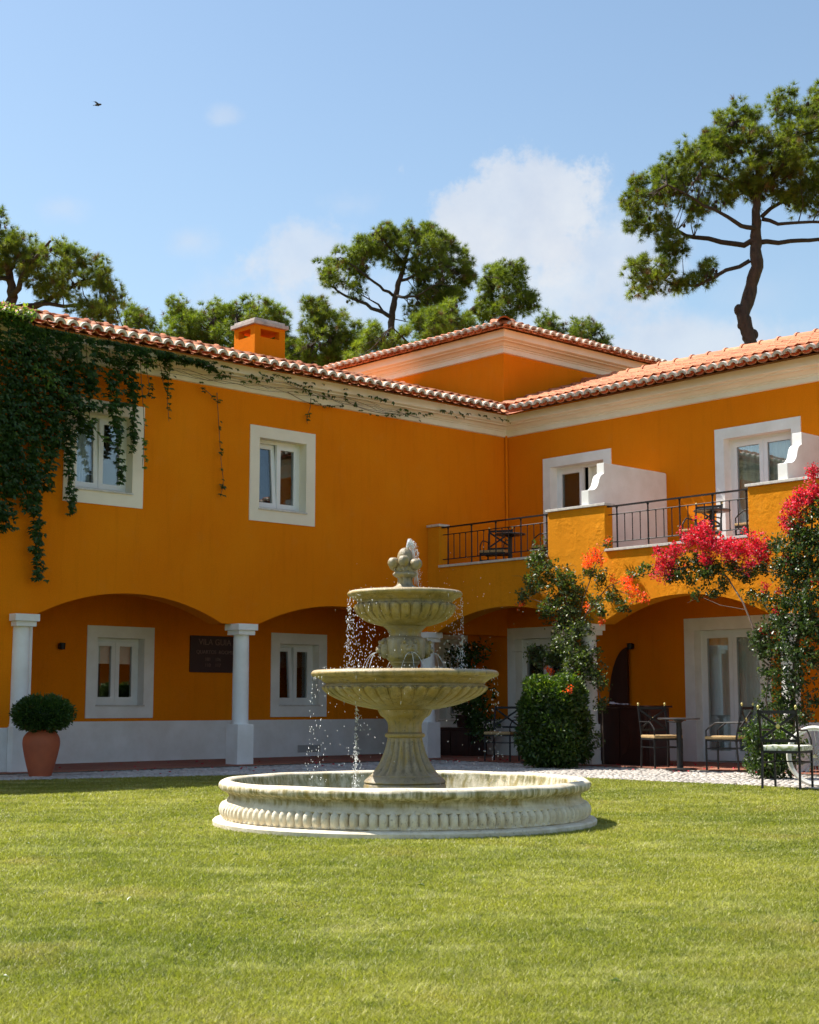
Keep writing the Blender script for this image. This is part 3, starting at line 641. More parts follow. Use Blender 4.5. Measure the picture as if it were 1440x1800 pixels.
def pan_mesh(n=8, L_=.42, r0=.092):
    b = MB(); vs = []
    for x in (0, L_):
        for ri in (r0, r0 - .018):
            for k in range(n): a_ = math.pi * k / (n - 1); vs.append((x, ri * math.cos(a_), -ri * math.sin(a_) * .55))
    fs = []
    for k in range(n - 1): fs += [(k, 2 * n + k, 2 * n + k + 1, k + 1), (n + k, n + k + 1, 3 * n + k + 1, 3 * n + k), (k, k + 1, n + k + 1, n + k)]
    b.add(vs, fs); return b.mesh('pan_tile', 'terracotta', smooth=True)
CM, PM = cover_mesh(), pan_mesh()
pitch = math.atan(SL)
def slope_mat(kind, pitch=pitch):
    """columns of a matrix taking tile space to the roof: kind 'x-' runs up towards -x, 'y+' up towards +y"""
    c_, s__ = math.cos(pitch), math.sin(pitch)
    if kind == 'x-': X = Vector((-c_, 0, s__)); Y = Vector((0, -1, 0))
    elif kind == 'y+': X = Vector((0, c_, s__)); Y = Vector((-1, 0, 0))
    Z = X.cross(Y); return Matrix((X, Y, Z)).transposed()
def eave(kind, vals, edge, zc, parent, pit=pitch, gap=.2):
    Mx = slope_mat(kind, pit).to_4x4()
    for v in vals:
        for me, nm, off, dz in ((CM, 'roof_tile', 0, .035), (PM, 'pan_tile', gap / 2, .04)):
            o = link(nm, me, parent); e_ = random.uniform(-.012, .012) + (.055 if nm == 'pan_tile' else 0)
            if kind == 'x-': p = Vector((edge - e_, v + off, zc + dz))
            else: p = Vector((v + off, edge + e_, zc + dz))
            o.matrix_local = Matrix.Translation(p) @ Mx @ Matrix.Rotation(random.uniform(-.07, .07), 4, 'X') @ Matrix.Rotation(random.uniform(-.05, .05), 4, 'Z') @ Matrix.Rotation(random.uniform(-.03, .03), 4, 'Y')
eave('x-', np.arange(-10.9, -.60, .2), .56, 6.265, RO, math.atan(SLL)); eave('y+', np.arange(.70, 8.0, .2), -.56, 6.265, RO)
pt = math.atan(.30)
eave('y+', np.arange(-7.9, -.62, .2), .44, zt, RT, pt); eave('x-', np.arange(.66, 5.9, .2), -.44, zt, RT, pt)
def rows(kind, cols, start, stop, z_of, parent, name='tile_rows', pit=pitch, nseg=5):
    """all the covers and pans further up, joined"""
    Mx = np.array(slope_mat(kind, pit)); V = []; F = []; rn = []; off = 0; c_ = math.cos(pit); step = .36
    ang = np.linspace(0, math.pi, nseg)
    for v in cols:
        s0, s1 = start(v), stop(v)
        if s1 <= s0: continue
        for k in range(int(math.ceil((s1 - s0) / (step * c_)))):
            e_ = s0 + k * step * c_
            jx = random.uniform(-.025, .025); jy = random.uniform(-.010, .010)
            for cov in (1, -1):
                r0, r1 = (.088, .072) if cov == 1 else (.07, .09); ln = .42
                loc = np.array([[x, r_ * math.cos(a_), cov * r_ * math.sin(a_) * (.92 if cov == 1 else .6) + (.05 + .024 * (x == 0) if cov == 1 else -.012)] for x, r_ in ((0, r0), (ln, r1)) for a_ in ang])
                vv = v + jy + (0 if cov == 1 else .1)
                p = loc @ Mx.T + (np.array([-(e_ + jx) + 0, vv, z_of(e_)]) if kind == 'x-' else np.array([vv, e_ + jx, z_of(e_)]))
                V.append(p); F.append(np.array([[q_, nseg + q_, nseg + q_ + 1, q_ + 1] for q_ in range(nseg - 1)]) + off)
                if cov == 1:     # visible front thickness
                    lip = p[:nseg] + np.array([0, 0, -.016]); V.append(lip); F.append(np.array([[q_, q_ + 1, 2 * nseg + q_ + 1, 2 * nseg + q_] for q_ in range(nseg - 1)]) + off); off += nseg; rn += [random.random()] * (nseg - 1)
                off += 2 * nseg; rn += [random.random()] * (nseg - 1)
    o = npmesh(name, np.concatenate(V), np.concatenate(F), 'terracotta', rn, parent=parent); o['kind'] = 'stuff'
# note: for 'x-' the parameter e_ is -x, for 'y+' it is y
rows('x-', np.arange(-13.9, 1.0, .2), lambda v: max(-.56 + .34, v - .0) if v > -.55 else -.22, lambda v: 3.35, lambda e_: 6.265 + SLL * (e_ + .56), RO, pit=math.atan(SLL))
rows('y+', np.arange(-.9, 12, .2), lambda v: max(-.22, -v + .03), lambda v: 3.0, lambda e_: 6.265 + SL * (e_ + .56), RO)
rows('x-', np.arange(-13.9, -10.95, .2), lambda v: -.56, lambda v: -.2, lambda e_: 6.265 + SLL * (e_ + .56), RO)
rows('y+', np.arange(8.1, 12, .2), lambda v: -.56, lambda v: -.2, lambda e_: 6.265 + SL * (e_ + .56), RO)
for kk, (kind, cols, s0) in enumerate((('y+', np.arange(TX0 - .3, -.6, .2), .8), ('x-', np.arange(.66, TY1 + .4, .2), .8))):
    if kind == 'y+': rows(kind, cols, lambda v: .78, lambda v: min(3.1, 1 - e + min(-1 + e - v, v - TX0 + e) + .0), lambda q: zt + .30 * (q - .44), RT, pit=pt)
    else: rows(kind, cols, lambda v: .78, lambda v: .44 + min(v - .5, TY1 + .5 - v, 2.7), lambda q: zt + .30 * (q - .44), RT, pit=pt)
# ridge and hip tiles
rm_ = MB(); n = 9; vs = []
for x, r_ in ((0, .150), (.04, .150), (.045, .130), (.44, .112)):
    for k in range(n): a_ = math.pi * k / (n - 1); vs.append((x, r_ * math.cos(a_), r_ * math.sin(a_)))
rm_.add(vs, [(j * n + k, (j + 1) * n + k, (j + 1) * n + k + 1, j * n + k + 1) for j in range(3) for k in range(n - 1)]); rm_ = rm_.mesh('ridge_tile', 'terracotta', smooth=True)
zr = 6.235 + SL * 4 + .085
for k in range(34): o = link('ridge_tile', rm_, RO); o.location = (-.98 + k * .395, 3.45, zr + random.uniform(-.004, .004)); o.rotation_euler = (0, 0, random.uniform(-.015, .015))
for k in range(38): o = link('ridge_tile', rm_, RO); o.location = (-3.5, .95 - k * .395, zr + (SLL - SL) * 4 + random.uniform(-.004, .004)); o.rotation_euler = (0, 0, -math.pi / 2 + random.uniform(-.015, .015))
for k in range(8):        # hip of the tower above its near corner
    o = link('ridge_tile', rm_, RT); dd = .40 * k; q = dd / math.sqrt(2.09); o.location = (-.52 - q, .52 + q, zt + .055 + .30 * q); o.rotation_euler = (0, -math.atan(.30 / 1.414), R(135))
for k in range(6):        # valley mortar line at the inner corner
    pass

# ---- chimney
ch = MB(); x1, x0, y0, y1 = -1.5, -2.11, -4.78, -4.11; ch.box((x0, y0, 6.7), (x1, y1, 7.36)); CH = ch.build('chimney', 'ochre', H)
ch = MB(); pw = .13
for a, b in ((x0, y0), (x1 - pw, y0), (x0, y1 - pw), (x1 - pw, y1 - pw)): ch.box((a + .001, b + .001, 7.36), (a + pw - .001, b + pw - .001, 7.50))
ch.box((x0 + .001, y0 + .001, 7.50), (x1 - .001, y1 - .001, 7.565)); ch.build('chimney_vent', 'ochre', CH)
ch = MB(); ch.box((x0 - .05, y0 - .05, 7.566), (x1 + .05, y1 + .05, 7.635)); ch.box((x0 - .0, y0 - .0, 7.635), (x1 + .0, y1 + .0, 7.685)); ch.box((x0 + .09, y0 + .09, 7.685), (x1 - .09, y1 - .09, 7.72)); ch.build('chimney_cap', 'chimney_stone', CH, bevel=.01)
# ---- small wall fittings
def wall_lamp(x, y, z, dx, dy, label):
    T_ = thing('wall_lamp', label, 'wall lamp', (x, y, z), group='small black wall lamps in the arcade')
    b = MB(); b.box((-.03 + dx * .01, -.03 + dy * .01, -.04), (.03 + dx * .01, .03 + dy * .01, .04)); b.build('bracket', 'iron', T_)
    b = MB(); b.lathe([(0, -.05), (.045, -.05), (.05, .05), (0, .05)], 14, (dx * .08, dy * .08)); b.build('lamp_shade', 'iron', T_, smooth=True)
wall_lamp(-2.04, -8.10, 1.86, 1, 0, 'small black wall lamp left of the arcade window beside the potted shrub')
wall_lamp(2.92, 0.0, 1.93, 0, -1, 'small black wall lamp above the dark half-round panel')
S_ = thing('name_sign', 'dark brown plaque lettered VILA GUIA on the shaded arcade wall behind a column', 'sign', (-2.04, -5.15, 1.80))
b = MB(); b.box((0, -.50, -.31), (.03, .50, .31)); b.build('board', 'sign_dark', S_, bevel=.004)
for txt, sz, zz, yy in (('VILA GUIA', .145, .155, -.0), ('QUARTOS  ROOMS', .088, .005, -.0), ('101    106', .08, -.115, -.04), ('110    117', .08, -.215, -.04)):
    cu = bpy.data.curves.new('lettering', 'FONT'); cu.body = txt; cu.size = sz; cu.align_x = 'CENTER'; cu.extrude = .002
    to = bpy.data.objects.new('lettering', cu); col.objects.link(to); bpy.context.view_layer.update()
    me = bpy.data.meshes.new_from_object(to); bpy.data.objects.remove(to); me.materials.clear(); me.materials.append(MATS['sign_letters'])
    o = link('lettering', me, S_); o.location = (.033, yy, zz); o.rotation_euler = (R(90), 0, R(90))

# ============================================================ fountain
FX, FY = 9.87, -11.63
FO = thing('stone_fountain', 'three-tiered weathered stone fountain with fluted bowls standing on the lawn', 'fountain', (FX, FY, 0))
def spline(pts, k=4):
    """Catmull-Rom through profile points"""
    P_ = [np.array(p, float) for p in pts]; P_ = [P_[0]] + P_ + [P_[-1]]; out_ = []
    for i in range(1, len(P_) - 2):
        for j in range(k):
            t = j / k; a, b, c, d = P_[i - 1:i + 3]
            out_.append(tuple(.5 * (2 * b + (c - a) * t + (2 * a - 5 * b + 4 * c - d) * t * t + (3 * b - a - 3 * c + d) * t ** 3)))
    out_.append(tuple(P_[-2])); return out_
b = MB(); b.lathe([(1.36, .0), (1.545, .0), (1.548, .035), (1.535, .048), (1.47, .055), (1.36, .055)], 160); b.build('plinth', 'stone_pale', FO, smooth=True)
wall_p = [(1.455, .05), (1.475, .062), (1.468, .075), (1.452, .09)] + spline([(1.452, .165), (1.458, .175), (1.440, .195), (1.425, .22), (1.428, .245), (1.45, .265)], 3) + \
         spline([(1.475, .270), (1.497, .285), (1.505, .310), (1.495, .335), (1.465, .352), (1.43, .352), (1.405, .335), (1.398, .31)], 3) + [(1.385, .27), (1.36, .20), (1.33, .10), (1.31, .05), (.0, .045)]
def wob(a, j, r_, z): return r_ + .0035 * math.sin(7 * a + 1) + .002 * math.sin(19 * a + j * .7), z + .002 * math.sin(11 * a + .3 * j)
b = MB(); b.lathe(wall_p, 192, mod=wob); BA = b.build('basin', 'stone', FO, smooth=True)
# bead course: each upright gadroon is a piece of its own
bm_ = MB(); hw = .0362; ring = []; SS = (-1, -.93, -.75, -.4, 0, .4, .75, .93, 1)
for i in range(9):
    t = i / 8; z = .058 + .120 * t; k = math.sin(math.pi * (.08 + .84 * t) ) ** .6 if t < 1 else .45
    tw = hw * (1 if t < .70 else math.sqrt(max(0, 1 - ((t - .70) / .31) ** 2)))
    ring.append([(1.448 + .052 * k * (1 - abs(s_) ** 3.2), tw * s_, z) for s_ in SS])
bm_.add([p for r_ in ring for p in r_], [(i * 9 + k, i * 9 + k + 1, (i + 1) * 9 + k + 1, (i + 1) * 9 + k) for i in range(8) for k in range(8)]); bm_ = bm_.mesh('bead', 'stone_pale', smooth=True)
NB = 126
for i in range(NB):
    o = link('bead', bm_, BA); o.rotation_euler = (0, 0, 2 * math.pi * i / NB); o.scale = (1 + random.uniform(-.002, .002), 1 + random.uniform(-.02, .03), 1)
b = MB(); b.disc(1.375, .205, 96); pw_ = b.build('pool_water', 'water'); pw_.location = (FX, FY, 0); tag(pw_, kind='stuff', label='greenish water standing in the fountain basin')
# foot: base ring, fluted flare, collar, urn neck
b = MB(); b.lathe(spline([(.0, .16), (.325, .16), (.335, .22), (.335, .295), (.325, .315), (.335, .325), (.32, .345), (.29, .37), (.285, .38)], 3), 72); b.build('foot_ring', 'stone_damp', FO, smooth=True)
fl = spline([(.285, .375), (.262, .40), (.235, .44), (.205, .49), (.178, .55), (.158, .61), (.146, .66), (.142, .685)], 5); nf = 20
def flm(a, j, r_, z):
    t = (z - .375) / .31; ph = (a * nf / (2 * math.pi)) % 1; k = abs(math.sin(math.pi * ph)); e_ = min(1, t * 7, (1 - t) * 7); return r_ * (1 - .10 * max(0, e_) * (k ** 1.5)), z
b = MB(); b.lathe(fl, nf * 12, mod=flm); b.build('fluted_foot', 'stone_damp', FO, smooth=True)
b = MB(); b.lathe(spline([(.14, .680), (.158, .685), (.165, .70), (.158, .715), (.142, .72), (.138, .76), (.142, .80), (.165, .835), (.20, .86), (.215, .885), (.222, .905), (.21, .925), (.0, .93)], 3), 64); b.build('urn_neck', 'stone_mossy', FO, smooth=True)
def bowl(name, prof, nlobe, zlo, zhi, amp, mat, seg=14):
    def md(a, j, r_, z):
        if z < zlo or z > zhi or j > jmax: return r_, z
        t = (z - zlo) / (zhi - zlo); ph = (a * nlobe / (2 * math.pi)) % 1; x = abs(ph - .5) * 2       # 0 centre .. 1 joint
        top = math.sqrt(max(0, 1 - ((t - .80) / .20) ** 2)) if t > .80 else 1.0                    # arched heads
        edge = top * .93
        prof_ = 0
        if x < edge: prof_ = .55 + .45 * math.cos(x / max(edge, .01) * 1.45)
        else: prof_ = -.75
        if edge * .70 < x < edge * .80 and t > .1: prof_ -= .55
        e_ = min(1, t * 5)
        return r_ + amp * prof_ * e_ * (.4 + .6 * min(1, t * 1.6)), z
    jmax = max(j for j, p in enumerate(prof) if p[0] == max(q[0] for q in prof))
    b = MB(); b.lathe(prof, nlobe * seg, mod=md); return b.build(name, mat, FO, smooth=True)
lo = spline([(.0, .90), (.205, .905), (.30, .918), (.42, .945), (.53, .985), (.61, 1.025), (.655, 1.060), (.672, 1.085), (.668, 1.10)], 6) + spline([(.652, 1.108), (.650, 1.118), (.672, 1.135), (.70, 1.155), (.728, 1.167), (.755, 1.175), (.768, 1.19), (.768, 1.205), (.752, 1.222), (.72, 1.228), (.69, 1.222), (.64, 1.19), (.45, 1.15), (.0, 1.13)], 4)
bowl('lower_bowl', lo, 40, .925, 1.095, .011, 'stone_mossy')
b = MB(); b.disc(.685, 1.215, 64); o = b.build('bowl_water', 'water'); o.location = (FX, FY, 0); tag(o, kind='stuff', label='water brimming in the wide lower bowl')
b = MB(); b.lathe(spline([(.0, 1.15), (.115, 1.15), (.105, 1.21), (.102, 1.255), (.115, 1.275), (.125, 1.285), (.128, 1.30), (.158, 1.33), (.172, 1.38), (.175, 1.43), (.168, 1.475), (.148, 1.495), (.135, 1.505), (.132, 1.53), (.145, 1.555), (.165, 1.575), (.17, 1.59), (.0, 1.595)], 4), 64); b.build('drum', 'stone_damp', FO, smooth=True)
for q in range(4):       # lion masks round the drum
    a_ = R(47.3 + 12 + q * 90); b = MB(); rr = .168
    b.sphere((rr, 0, 1.405), .075, 16, 12, .62, 1.0, 1.08, fn=lambda d: 1 + .07 * math.sin(9 * math.atan2(d.z, d.y)) * (1 if abs(d.x) < .75 else .15))
    b.sphere((rr + .045, 0, 1.39), .032, 10, 8, 1, 1.05, .8); b.sphere((rr + .062, 0, 1.405), .013, 8, 6)
    for sgn in (-1, 1): b.sphere((rr + .038, sgn * .024, 1.425), .014, 8, 6); b.sphere((rr + .03, sgn * .046, 1.455), .018, 8, 6); b.sphere((rr + .052, sgn * .014, 1.384), .016, 8, 6)
    b.sphere((rr + .036, 0, 1.352), .020, 8, 6, .8, 1, .7)
    o = b.build('lion_mask', 'stone_damp', FO, smooth='all', recalc=False); o.rotation_euler = (0, 0, a_)
up = spline([(.0, 1.585), (.16, 1.587), (.24, 1.600), (.32, 1.630), (.375, 1.670), (.405, 1.715), (.412, 1.750), (.405, 1.765)], 6) + spline([(.392, 1.775), (.395, 1.79), (.42, 1.81), (.445, 1.825), (.465, 1.833), (.475, 1.845), (.475, 1.858), (.462, 1.872), (.43, 1.878), (.40, 1.87), (.33, 1.84), (.0, 1.82)], 4)
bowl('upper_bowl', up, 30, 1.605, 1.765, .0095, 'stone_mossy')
b = MB(); b.disc(.425, 1.868, 48); o = b.build('bowl_water', 'water'); o.location = (FX, FY, 0); tag(o, kind='stuff', label='water brimming in the small upper bowl')
b = MB(); b.lathe(spline([(.0, 1.86), (.158, 1.868), (.152, 1.888), (.105, 1.908), (.070, 1.925), (.060, 1.95), (.060, 1.985), (.085, 2.00), (.098, 2.02), (.082, 2.04), (.085, 2.06), (.07, 2.10), (.0, 2.12)], 3), 40, mod=lambda a, j, r_, z: (r_ * (1 + (.13 * math.cos(6 * a) if z < 1.90 else .05 * math.cos(8 * a))), z + (.012 * math.cos(6 * a) if z < 1.89 else 0))); FI = b.build('finial', 'stone_damp', FO, smooth='all')
for k in range(6):       # fruits round the finial
    a_ = R(k * 60 + 12); rr = .105; b = MB()
    b.sphere((rr * math.cos(a_), rr * math.sin(a_), 2.098 + .012 * (k % 3)), .046, 18, 12, fn=lambda d: 1 + .06 * abs(math.cos(3.5 * math.atan2(d.y, d.x))) - (.18 if d.z > .96 else 0))
    b.bar((rr * math.cos(a_) * .9, rr * math.sin(a_) * .9, 2.05), (.03 * math.cos(a_), .03 * math.sin(a_), 2.01), .012, 6); b.build('fruit', 'stone_damp', FI, smooth='all', recalc=False)
b = MB(); b.sphere((0, 0, 2.150), .064, 28, 14, .95, .95, 1.32, fn=lambda d: 1 + .07 * abs(math.cos(4 * math.atan2(d.y, d.x)))); b.build('fruit', 'stone_damp', FI, smooth='all', recalc=False)
for k in range(5):
    a_ = R(k * 72); b = MB(); b.sphere((.062 * math.cos(a_), .062 * math.sin(a_), 2.045), .030, 10, 6, 1, 1, .45); b.build('leaf', 'stone_damp', FI, smooth='all', recalc=False)
# ---- water in the air
W3 = []; F3 = []; off = [0]
OC = np.array([[1, 0, 0], [-1, 0, 0], [0, 1, 0], [0, -1, 0], [0, 0, 1], [0, 0, -1]], float); OF = np.array([[0, 2, 4], [2, 1, 4], [1, 3, 4], [3, 0, 4], [2, 0, 5], [1, 2, 5], [3, 1, 5], [0, 3, 5]])
def drops(Pts, rad, stretch=2.4):
    for p, r_ in zip(Pts, rad * (.80 if stretch > 2 else 1)):
        W3.append(OC * r_ * np.array([1, 1, stretch]) + p); F3.append(OF + off[0]); off[0] += 6
def curtain_drops(n, r_, z0, z1, spread, bias=None):
    a_ = rng.uniform(0, 2 * math.pi, n) if bias is None else rng.choice(bias, n) + rng.normal(0, .20, n)
    z = z0 + (z1 - z0) * rng.random(n) ** .9; rr = r_ + np.abs(rng.normal(0, 1, n)) * spread * (z0 - z) * .25 + rng.normal(0, .004, n)
    return np.stack([rr * np.cos(a_), rr * np.sin(a_), z], 1)
vw = math.atan2(.7351, .678)         # bearing of screen right
bi = [vw + .0, vw - .16, vw + .25, vw + math.pi, vw + math.pi - .3, vw + math.pi + .2, vw + .5, vw - .6, vw + 2.2, vw - 2.4, vw + 2.7]
drops(curtain_drops(650, .472, 1.84, 1.22, .10, bi), rng.uniform(.0022, .0048, 650)); drops(curtain_drops(130, .472, 1.84, 1.22, .10), rng.uniform(.002, .0045, 130))
bi2 = [vw, vw + math.pi, vw + math.pi - .5, vw + 3.6, vw - .4, vw + .5, vw + 2.1]
drops(curtain_drops(230, .765, 1.17, .21, .10, bi2), rng.uniform(.0025, .0052, 230)); drops(curtain_drops(110, .765, 1.17, .21, .2), rng.uniform(.0022, .0045, 110))
c3 = curtain_drops(330, .40, .94, .25, .10, [vw + math.pi + .2, vw + math.pi + .05]); drops(c3, rng.uniform(.0025, .005, 330))
p = rng.normal(0, 1, (170, 3)) * np.array([.30, .30, .28]) + np.array([.15 * math.cos(vw), .15 * math.sin(vw), 1.65]); drops(p, rng.uniform(.0015, .0032, 170), 1)
t_ = rng.random(260); xx = .015 + .10 * t_; hh = 2.20 + .30 * t_ * (1 - t_) * 1.7 - .10 * t_; pw3 = np.stack([np.cos(vw) * xx, np.sin(vw) * xx, hh], 1) + rng.normal(0, 1, (260, 3)) * np.array([.010, .010, .014]); drops(pw3, rng.uniform(.0018, .0042, 260), 1.5)
t_ = rng.random(120); drops(np.stack([np.cos(vw) * (.10 + .03 * t_), np.sin(vw) * (.10 + .03 * t_), 2.2 - .32 * t_], 1) + rng.normal(0, .007, (120, 3)), rng.uniform(.0018, .0036, 120), 1.6)
a_ = rng.uniform(0, 6.28, 260); rr = rng.uniform(.45, .70, 260); drops(np.stack([rr * np.cos(a_), rr * np.sin(a_), 1.222 + np.abs(rng.normal(0, .014, 260))], 1), rng.uniform(.002, .005, 260), 1.8)
a_ = rng.uniform(0, 6.28, 160); rr = rng.uniform(.28, .46, 160); drops(np.stack([rr * np.cos(a_), rr * np.sin(a_), 1.874 + np.abs(rng.normal(0, .006, 160))], 1), rng.uniform(.002, .004, 160), 1.2)
o = npmesh('water_drops', np.concatenate(W3), np.concatenate(F3), 'drops', smooth=True); o.location = (FX, FY, 0); tag(o, kind='stuff', label='sparkling drops falling between the fountain bowls')
b = MB()
rv = Vector((math.cos(vw), math.sin(vw), 0)); dv = Vector((-.7351, .678, 0))
def jet(pts, r0, r1, n=5):
    pts = [Vector(p) + Vector((random.uniform(-1, 1), random.uniform(-1, 1), random.uniform(-1, 1))) * r0 * .4 for p in pts]
    b.tube(pts, [r0 + (r1 - r0) * i / (len(pts) - 1) + random.uniform(-.0008, .0008) for i in range(len(pts))], n)
for q in range(4):
    a_ = R(47.3 + 12 + q * 90); dr = Vector((math.cos(a_), math.sin(a_), 0))
    for k in (-1, 0, 1):
        sd = Vector((-dr.y, dr.x, 0)) * k * .10; jet([Vector((0, 0, 1.37)) + dr * (.235 + (.13 - .045 * abs(k)) * t) + sd * t + Vector((0, 0, .02 * t - .165 * t * t)) for t in np.linspace(0, 1, 9)], .0022, .0016, 4)
for k in range(22):      # the plume: many thin ropes rising from the top fruit and falling over to one side
    s_ = random.uniform(-.03, .03); h_ = random.uniform(.06, .125); wd = random.uniform(.035, .095); fall = random.random() < .6
    pts = []
    for t in np.linspace(0, 1 if fall else random.uniform(.35, .62), 22):
        x = .012 + wd * t ** 1.1; z = 2.205 + h_ * 4 * t * .9 * (1 - t * 1.0) if t < .5 else 2.205 + h_ * .9 - (t - .5) ** 2 * 4 * .34
        pts.append(rv * x + dv * s_ * (t + .2) + Vector((0, 0, z)))
    jet(pts, random.uniform(.0022, .0048), .0016, 4)
for k in range(3): jet([rv * (.095 + .02 * t) + dv * (k - 1) * .02 + Vector((0, 0, 2.12 - .25 * t)) for t in np.linspace(0, 1, 14)], .002, .0025, 4)
for k in range(16):      # drips hanging under the rims
    a_ = random.uniform(0, 6.28); r_, z = random.choice(((.76, 1.172), (.56, .975), (.47, 1.835))); jet([Vector((r_ * math.cos(a_), r_ * math.sin(a_), z - t * .03)) for t in (0, .5, 1)], .003, .001, 4)
o = b.build('water_jets', 'thin_water', None, smooth='all', recalc=False); o.location = (FX, FY, 0); tag(o, kind='stuff', label='thin jets of water from the finial and lion masks')

# ============================================================ furniture
def chair(label, loc, rz, seat='straw', group='black metal armchairs with crossed backs'):
    T_ = thing('armchair', label, 'armchair', loc, rz, group)
    sx = .215
    for s_ in (-1, 1):
        b = MB(); b.rect((s_ * sx, -.245, 0), (s_ * sx * .98, -.215, .43), .022, .022, (0, 1, 0)); b.build('leg', 'iron', T_)
        b = MB(); b.rect((s_ * sx, .225, 0), (s_ * sx, .225, .43), .022, .022, (0, 1, 0)); b.build('leg', 'iron', T_)
        b = MB(); b.rect((s_ * sx * .98, -.215, .43), (s_ * sx, -.315, .895), .022, .022, (0, 1, 0)); b.build('back_post', 'iron', T_)
        b = MB(); b.lathe([(0, .89), (.01, .895), (.008, .905), (.016, .918), (.015, .93), (.006, .942), (0, .945)], 10, (s_ * sx, -.315)); b.build('finial', 'brass', T_, smooth=True)
        b = MB(); b.tube([(s_ * sx, -.262, .665), (s_ * sx, .08, .66), (s_ * sx, .175, .60), (s_ * sx, .225, .55), (s_ * sx, .225, .42)], .0105, 6); b.build('armrest', 'iron', T_)
        b = MB(); b.rect((s_ * sx, -.235, .30), (s_ * sx, .225, .30), .012, .016); b.build('stretcher', 'iron', T_)
    b = MB(); b.rect((-sx, .225, .30), (sx, .225, .30), .012, .016); b.build('stretcher', 'iron', T_)
    b = MB(); b.rect((-sx, -.314, .865), (sx, -.314, .865), .012, .038); b.build('back_rail', 'iron', T_)
    b = MB(); b.rect((-sx, -.247, .545), (sx, -.247, .545), .012, .034); b.build('back_rail', 'iron', T_)
    for s_ in (-1, 1):
        b = MB(); b.rect((-s_ * sx, -.308 + .004 * s_, .85), (s_ * sx, -.25 + .004 * s_, .56), .009, .030); b.build('cross_bar', 'iron', T_)
    b = MB(); b.sphere((0, -.292, .705), .026, 12, 8, 1, .5, 1); b.build('medallion', 'brass', T_, smooth='all')
    b = MB(); b.box((-sx - .011, -.225, .405), (sx + .011, .236, .43)); b.build('seat_frame', 'iron', T_)
    b = MB(); th = .045 if seat == 'straw' else .06; b.box((-sx - .012, -.215, .4305), (sx + .012, .245, .4305 + th)); b.build('seat', seat, T_, bevel=.014, smooth=True)
    return T_
c0 = chair('black metal armchair with leaf-printed cushion standing on the lawn edge by the bicycle', (9.30, -5.23, .0), R(15.7), 'cushion')
chair('black metal armchair with straw seat pulled up behind the round table beside the dark cabinet', (5.35, -2.41, .032), R(-116.8))
chair('black metal armchair with straw seat seen side on before the curtained glass door', (6.42, -2.30, .032), R(104))
chair('black metal armchair in the shade just left of the clipped hedge', (1.93, -2.20, .032), R(205))
chair('black metal armchair with its crossed back at the rail of the balcony nearer the corner', (.88, -1.22, 3.152), R(207), 'straw')
chair('black metal armchair by the white door on the balcony nearer the corner', (2.15, -1.20, 3.152), R(100), 'straw')
chair('black metal armchair with its crossed back behind the table above the pink flowers', (5.28, -1.20, 3.152), R(193), 'straw')
chair('black metal armchair half hidden by the parapet above the pink flowers', (6.30, -1.25, 3.152), R(100), 'straw')
def table(label, loc, r_=.30):
    T_ = thing('bistro_table', label, 'table', loc, 0, 'small round pedestal tables')
    b = MB(); b.lathe([(0, .705), (r_ - .01, .705), (r_, .712), (r_, .722), (r_ - .008, .728), (0, .728)], 40); b.build('table_top', 'steel', T_, smooth=True)
    b = MB(); b.lathe([(0, .02), (.045, .02), (.04, .05), (.038, .66), (.09, .70), (0, .704)], 18); b.build('pedestal', 'iron', T_, smooth=True)
    b = MB(); b.lathe([(0, 0), (.20, 0), (.20, .012), (.17, .02), (.05, .03), (0, .03)], 32); b.build('base', 'iron', T_, smooth=True)
table('round pedestal table on the terrace in front of the glass door', (5.89, -2.70, .032))
table('round pedestal table mostly hidden behind the clipped hedge', (2.75, -2.35, .032))
table('round pedestal table on the balcony nearer the corner', (1.38, -1.38, 3.152), .27)
table('round pedestal table on the balcony above the pink flowers', (5.64, -1.42, 3.152), .28)
# bar cabinets
def cabinet(label, x0, x1, y0, y1, h, loc_z=.032, sw=False):
    T_ = thing('bar_cabinet', label, 'cabinet', ((x0 + x1) / 2, (y0 + y1) / 2, loc_z)); X, Y = (x1 - x0) / 2, (y1 - y0) / 2
    b = MB(); b.box((-X + .02, -Y + .02, 0), (X - .02, Y - .02, h - .035)); b.build('body', 'darkwood', T_, bevel=.004)
    b = MB(); b.box((-X - .02, -Y - .02, h - .034), (X + .02, Y + .02, h)); b.build('worktop', 'darkwood', T_, bevel=.006)
    for k in range(2):
        a = -X + .05 + k * (X - .04); b = MB(); b.box((a, -Y + .004, .05), (a + X - .07, -Y + .019, h - .07)); D_ = b.build('door', 'darkwood', T_, bevel=.003)
        b = MB(); n = 20; cx_ = a + (X - .07) * (1 if k == 0 else 0); sg = -1 if k == 0 else 1
        pr = [(cx_ + sg * .17 * math.cos(t), h * .45 + .26 * math.sin(t)) for t in np.linspace(-math.pi / 2, math.pi / 2, n)]
        if h > .7:
            b.add([(x, -Y + yy, z) for yy in (-.004, .0035) for x, z in pr], [tuple(range(n)), tuple(range(2 * n - 1, n - 1, -1))] + [(i, i + 1, n + i + 1, n + i) for i in range(n - 1)]); b.build('carved_panel', 'darkwood', D_)
    return T_
cabinet('tall dark brown cabinet with carved half-round door panels on the terrace', 3.66, 4.80, -1.98, -1.45, .90)
cabinet('low dark brown cabinet in the shaded corner behind the fountain', -.98, .02, -1.02, -.55, .50)
T_ = thing('half_round_panel', 'dark wooden half-round folding panel leaning against the arcade wall', 'panel', (2.87, -.05, .93))
b = MB(); n = 24; pr = [(-.42 * math.cos(t), .98 * math.sin(t) * 1.0) for t in np.linspace(0, math.pi / 2, n)] + [(0, 0)]; k = len(pr)
